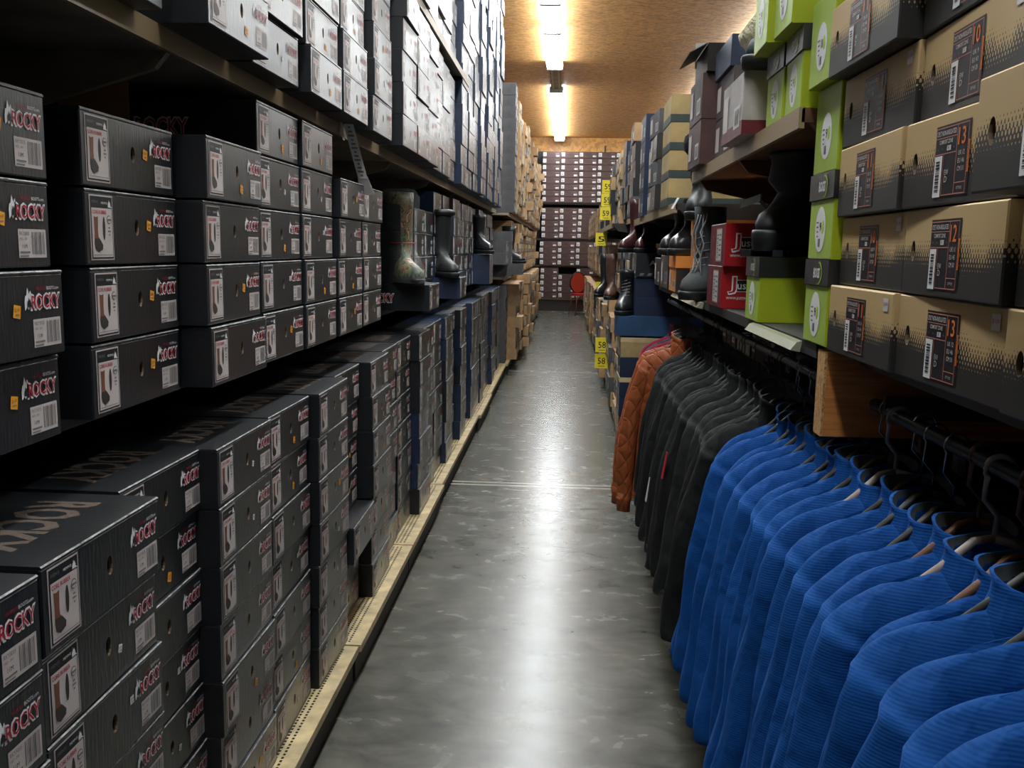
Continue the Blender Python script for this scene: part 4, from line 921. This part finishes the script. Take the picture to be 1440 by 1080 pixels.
# red chair and small things at the back
t = thing('red_chair', 'red round-backed chair standing in front of the back rack', 'chair', (.27, 21.0, 0), (0, 0, .35))
redp = mat('red_seat', (.42, .045, .02), .4); redc = mat('red_cushion', (.35, .01, .02), .5)
b = MB(); b.loft([[(.17 * math.cos(a) , dy, .70 + .22 * math.sin(a)) for a in [2 * PI * i / 28 for i in range(28)]] for dy in (-.02, .02)], redp, smooth=False); b.build('backrest', t)
b = MB(); b.tube([(.185 * math.cos(a), 0, .70 + .235 * math.sin(a)) for a in [2 * PI * i / 28 for i in range(29)]], .014, leather_black, 8, False); b.build('back_frame', t)
MB().loft([[(.2 * math.cos(a), -.2 + .2 * math.sin(a), z) for a in [2 * PI * i / 24 for i in range(24)]] for z in (.42, .47)], redc, smooth=False).build('seat', t)
for sx in (-1, 1):
    for sy in (-.36, -.02): MB().tube([(sx * .14, sy, .42), (sx * .19, sy + (.05 if sy > -.1 else -.05), 0)], .012, mat('chair_leg', (.16, .02, .015), .4) if sx < 0 and sy < -.1 else bpy.data.materials['chair_leg'], 8).build('leg', t)

# ---------------------------------------------------------------- hanging clothes
def crom(P, n):
    out = []
    for i in range(len(P) - 1):
        p0, p1, p2, p3 = P[max(i - 1, 0)], P[i], P[i + 1], P[min(i + 2, len(P) - 1)]
        for k in range(n):
            t_ = k / n; out.append(tuple(.5 * (2 * p1[j] + (-p0[j] + p2[j]) * t_ + (2 * p0[j] - 5 * p1[j] + 4 * p2[j] - p3[j]) * t_ ** 2 + (-p0[j] + 3 * p1[j] - 3 * p2[j] + p3[j]) * t_ ** 3) for j in range(len(p1))))
    out.append(tuple(P[-1])); return out
def sh_z(x):
    x = abs(x); pts = [(0, -.006), (.06, -.008), (.10, -.022), (.145, -.044), (.178, -.072), (.20, -.110), (.22, -.155), (.25, -.22)]
    for (a, za), (b_, zb) in zip(pts, pts[1:]):
        if x <= b_: return za + (zb - za) * (x - a) / (b_ - a)
    return pts[-1][1]
def garment_meshes(seed, fab, L=.64, sl=1.0, th=1.0, puff=0.0, collar=.045, cuffm=None):
    r = random.Random(seed); ph = [r.uniform(0, 6.28) for _ in range(8)]
    n = 44; b = MB(); rings = []
    lv = [0, .012, .04, .08, .13, .2, .28, .36, .44, .52, .6, .7, .8, .9, .97, 1.0]
    for v in lv:
        wd = (.188 + .02 * min(1, v * 5)) * (1 - .10 * math.sin(PI * min(1, v * 1.1))) + .012 * v
        t_ = (.008 + .024 * min(1, v * 11) ** .6) * th
        ring = []
        for i in range(n):
            a = 2 * PI * i / n; c = math.cos(a); s = math.sin(a)
            x = wd * math.copysign(abs(c) ** .8, c); y = t_ * math.copysign(abs(s) ** .7, s)
            amp = .011 * min(1, v * 3) + .002
            y += amp * (math.sin(19 * x + ph[0] + 1.4 * v) + .6 * math.sin(37 * x + ph[1] - 2 * v) + .35 * math.sin(61 * x + ph[2] + 5 * v)) * (.8 if s < 0 else 1)
            y += puff * abs(math.sin(PI * v * 7)) * (1 if s > 0 else -1)
            x += .006 * math.sin(9 * v + ph[3])
            z = sh_z(x) * max(0, 1 - v * 1.2) - v * L + .004 * math.sin(16 * x + ph[4]) * v
            if 1.2 * v > 1: z = -v * L + .004 * math.sin(16 * x + ph[4])
            ring.append((x, y, z))
        rings.append(ring)
    b.loft(rings, fab, True, False)
    ins = [(x * .985, y * .9, z) for x, y, z in rings[-1]]; ins2 = [(x, y, z + .03) for x, y, z in ins]
    b.loft([rings[-1], ins, ins2], fab, False, True)
    body = b.mesh('body')
    sleeves = []
    for sg in (-1, 1):
        sw_ = r.uniform(-.03, .03); bl = r.uniform(-.015, .02)
        CL = [(.100, 0, -.044, .014, .006), (.135, 0, -.068, .026, .015), (.164, 0, -.108, .038, .026), (.184, sw_ * .2, -.18, .045, .032), (.212 + bl, sw_ * .5, -.33 * sl, .045, .034), (.232 + bl, sw_ * .8, -.48 * sl, .041, .031), (.255, sw_, -.62 * sl, .036, .028), (.258, sw_, -.66 * sl, .033, .027)]
        P = crom(CL, 4); rr = []; m_ = 18
        for k, (cx, cy, cz, rx, ry) in enumerate(P):
            q = P[min(k + 1, len(P) - 1)]; o_ = P[max(k - 1, 0)]; dx, dz = q[0] - o_[0], q[2] - o_[2]; l = math.hypot(dx, dz); nx, nz = -dz / l, dx / l
            step = 1.12 if k <= 9 else 1.0
            rg = []
            for i in range(m_):
                a = 2 * PI * i / m_; f = 1 + .07 * math.sin(3 * a + ph[5] + k * .25) + .05 * math.sin(2 * a + k * .9 + ph[6])
                u = rx * math.cos(a) * f * step + (puff * .6 * abs(math.sin(k * .8)) if math.cos(a) > 0 else 0); y = ry * th * math.sin(a) * f * step
                rg.append((sg * (cx + nx * u), cy + y + .004 * math.sin(k * .7 + ph[7]), cz + nz * u))
            rr.append(rg)
            if k == 9: # seam step
                rr.append([(p[0], p[1], p[2]) for p in rg]); 
        if sg < 0: rr = [list(reversed(x)) for x in rr]
        rr = [list(reversed(x)) for x in rr]
        e = MB(); e.loft(rr, fab, True, False)
        last = rr[-1]; cxx = sum(p[0] for p in last) / m_; cyy = sum(p[1] for p in last) / m_
        inn = [((p[0] - cxx) * .85 + cxx, (p[1] - cyy) * .85 + cyy, p[2]) for p in last]; e.loft([last, inn, [(p[0], p[1], p[2] + .03) for p in inn]], fab, False, True)
        if cuffm:
            e.loft([[((p[0] - cxx) * s_ + cxx, (p[1] - cyy) * s_ + cyy, p[2] + dz_) for p in last] for s_, dz_ in ((1.02, .004), (.9, -.01), (.88, -.055), (.75, -.057))], cuffm, False, True)
        sleeves.append(e.mesh('sleeve'))
    c = MB(); rr = []
    for z, k, ky, dy in ((-.060, 1.75, .75, 0), (-.036, 1.38, .85, 0), (-.014, 1.12, .95, 0), (.006, 1.0, .97, .002), (collar * .7, .97, .95, .005), (collar, 1.02, 1.0, .007)):
        rr.append([(.062 * k * math.cos(a), .036 * ky * th * math.sin(a) + dy, z + .012 * math.sin(a) + .003 * math.sin(3 * a + ph[1])) for a in [2 * PI * i / 24 for i in range(24)]])
    inner = [(x * .92, y * .90, z) for x, y, z in rr[-1]]; c.loft(rr + [inner], fab, False, False)
    lin = MB(); lin.loft([inner, [(x * .95, y * .95, z - .05) for x, y, z in inner]], grey_lining, False, True)
    return body, sleeves, c.mesh('collar'), lin.mesh('collar_lining')
def hanger_parts(kind):
    hk = {'black': chrome, 'wood': mat('brown_wood_hanger', (.12, .05, .025), .45), 'pale': mat('pale_plastic_hanger', (.30, .25, .22), .45), 'dark': rail_m}[kind]
    body = {'black': rubber_black, 'dark': rubber_black}.get(kind, hk)
    hr = .0016 if kind in ('black', 'dark') else .0042
    b = MB(); P = [(0, 0, .0), (0, 0, .045)] + [(-.016 + .020 * math.cos(a) , 0, .085 + .026 * math.sin(a)) for a in [(-70 + 250 * k / 12) * PI / 180 for k in range(13)]]
    P = [(0, 0, .036), (.002, 0, .070), (-.017, 0, .092)] + [(.0 + .019 * math.cos(a), 0, .134 + .019 * math.sin(a)) for a in [(215 - 230 * k / 12) * PI / 180 for k in range(13)]]
    b.tube(P, hr, hk, 8); hook = b.mesh('hook')
    b = MB(); wd = .0045
    for sg in (-1, 1): b.tube([(0, 0, .038), (sg * .025, 0, .032), (sg * .065, 0, -.008), (sg * .10, 0, -.038), (sg * .155, 0, -.082)], [.0065, .0065, .0065, .0055, .005], body, 8)
    bar = b.mesh('shoulder_bar'); return hook, bar
hang = {k: hanger_parts(k) for k in ('black', 'wood', 'pale', 'dark')}
NZ = 1.030
def hang_garment(i, y, meshes, name, label, cat, group, hk='black', xr=.60, z=NZ, yaw=0, hlabel=None):
    body, sl, col, lin = meshes
    t = thing(name, label, cat, (xr, y, z), (0, random.uniform(-.03, .03), yaw), group)
    obj('body', body, t); obj('sleeve', sl[0], t); obj('sleeve', sl[1], t); c = obj('collar', col, t); obj('collar_lining', lin, c)
    h = thing('hanger', hlabel, 'hanger', (xr, y, z + .002), (0, 0, yaw), 'hangers on the clothes rail')
    obj('hook', hang[hk][0], h); obj('shoulder_bar', hang[hk][1], h)
    return t
blue_v = [garment_meshes(20 + s, blue_fab, L=.57 + .02 * (s % 3), th=.95, collar=.032 if s % 2 else .024) for s in range(7)]
y = .55; i = 0; N_blue = 24
for i in range(N_blue):
    y = .56 + i * .0775 + random.uniform(-.008, .008)
    hk = 'pale' if i in (3, 9, 14) else ('wood' if i in (8, 10) else 'black')
    pos = ordn(i + 1)
    hang_garment(i, y, blue_v[(i * 3 + i // 7) % 7], 'fleece_pullover', f'bright blue ribbed fleece pullover, {pos} from the camera on the rail', 'pullover', 'blue fleece pullovers on the rail', hk, xr=.60 + random.uniform(-.012, .012), z=NZ + random.uniform(-.004, .003), yaw=math.radians(random.uniform(-9, 5)), hlabel=f'{dict(black="black plastic", pale="pale plastic", wood="brown")[hk]} hanger of the {pos} blue pullover from the camera')
blk_v = [garment_meshes(60 + s, (black_fab, char_fab, black_fab, char_fab)[s], L=.66, sl=1.0, th=1.15, collar=.04) for s in range(4)]
y0 = .56 + N_blue * .0775 + .03; nb = 16
for i in range(nb):
    y = y0 + i * .104 + random.uniform(-.01, .01); pos = ordn(i + 1)
    hang_garment(i, y, blk_v[(i * 3 + i // 4) % 4], 'softshell_jacket', f'{("black", "charcoal", "black", "charcoal")[(i * 3 + i // 4) % 4]} softshell jacket, {pos} beyond the blue pullovers', 'jacket', 'dark softshell jackets on the rail', 'dark', xr=.60 + random.uniform(-.015, .015), z=NZ + random.uniform(-.006, .004), yaw=math.radians(random.uniform(-10, 6)), hlabel=f'black hanger of the {pos} dark jacket beyond the blue pullovers')
# small red and white tags on dark jackets
for (yy_, xx_, zz_, m, l) in ((2.98, .345, .80, redink, 'red pull tag on a dark jacket sleeve'), (3.35, .33, .62, white, 'white paper tag between dark jackets'), (2.62, .335, .46, whitebright, 'long white paper tag near the dark jacket cuffs')):
    t = thing('swing_tag', l, 'tag', (xx_, yy_, zz_), (0, .15, .1)); MB().box(-.001, .001, -.011, .011, -.09, 0, m).build('tag', t)
orange_v = [garment_meshes(80 + s, orange_fab, L=.72, sl=1.12, th=1.25, puff=.006, cuffm=orange_fab) for s in range(2)]
y1 = y0 + nb * .104 + .06
for k in range(2): hang_garment(k, y1 + k * .13, orange_v[k], 'quilted_jacket', f'rust orange quilted jacket, {("nearer", "farther")[k]} of the two', 'jacket', 'rust orange quilted jackets', 'dark', xr=.545 + .01 * k, yaw=math.radians(-14 + 6 * k), hlabel=f'hanger of the {("nearer", "farther")[k]} rust orange jacket')
hang_garment(0, y1 + .27, garment_meshes(90, lightgrey_fab, L=.64), 'fleece_pullover', 'light grey fleece between the rust and red jackets', 'pullover', None, 'dark', yaw=-.1, hlabel='hanger of the light grey fleece')
for k in range(2): hang_garment(k, y1 + .37 + k * .22, garment_meshes(92 + k, red_fab, L=.68, th=1.1), 'knit_jacket', f'crimson knit jacket, {("nearer", "farther")[k]} of the two', 'jacket', 'crimson knit jackets', 'dark', yaw=-.12, hlabel=f'hanger of the {("nearer", "farther")[k]} crimson jacket')
hang_garment(0, y1 + .47, garment_meshes(97, slate_fab, L=.68), 'fleece_jacket', 'slate fleece jacket between the crimson ones', 'jacket', None, 'dark', yaw=-.1, hlabel='hanger of the slate fleece jacket')

# prototypes are not part of the scene
for o in list(proto.values()):
    for ch in list(o.children): bpy.data.objects.remove(ch)
    bpy.data.objects.remove(o)
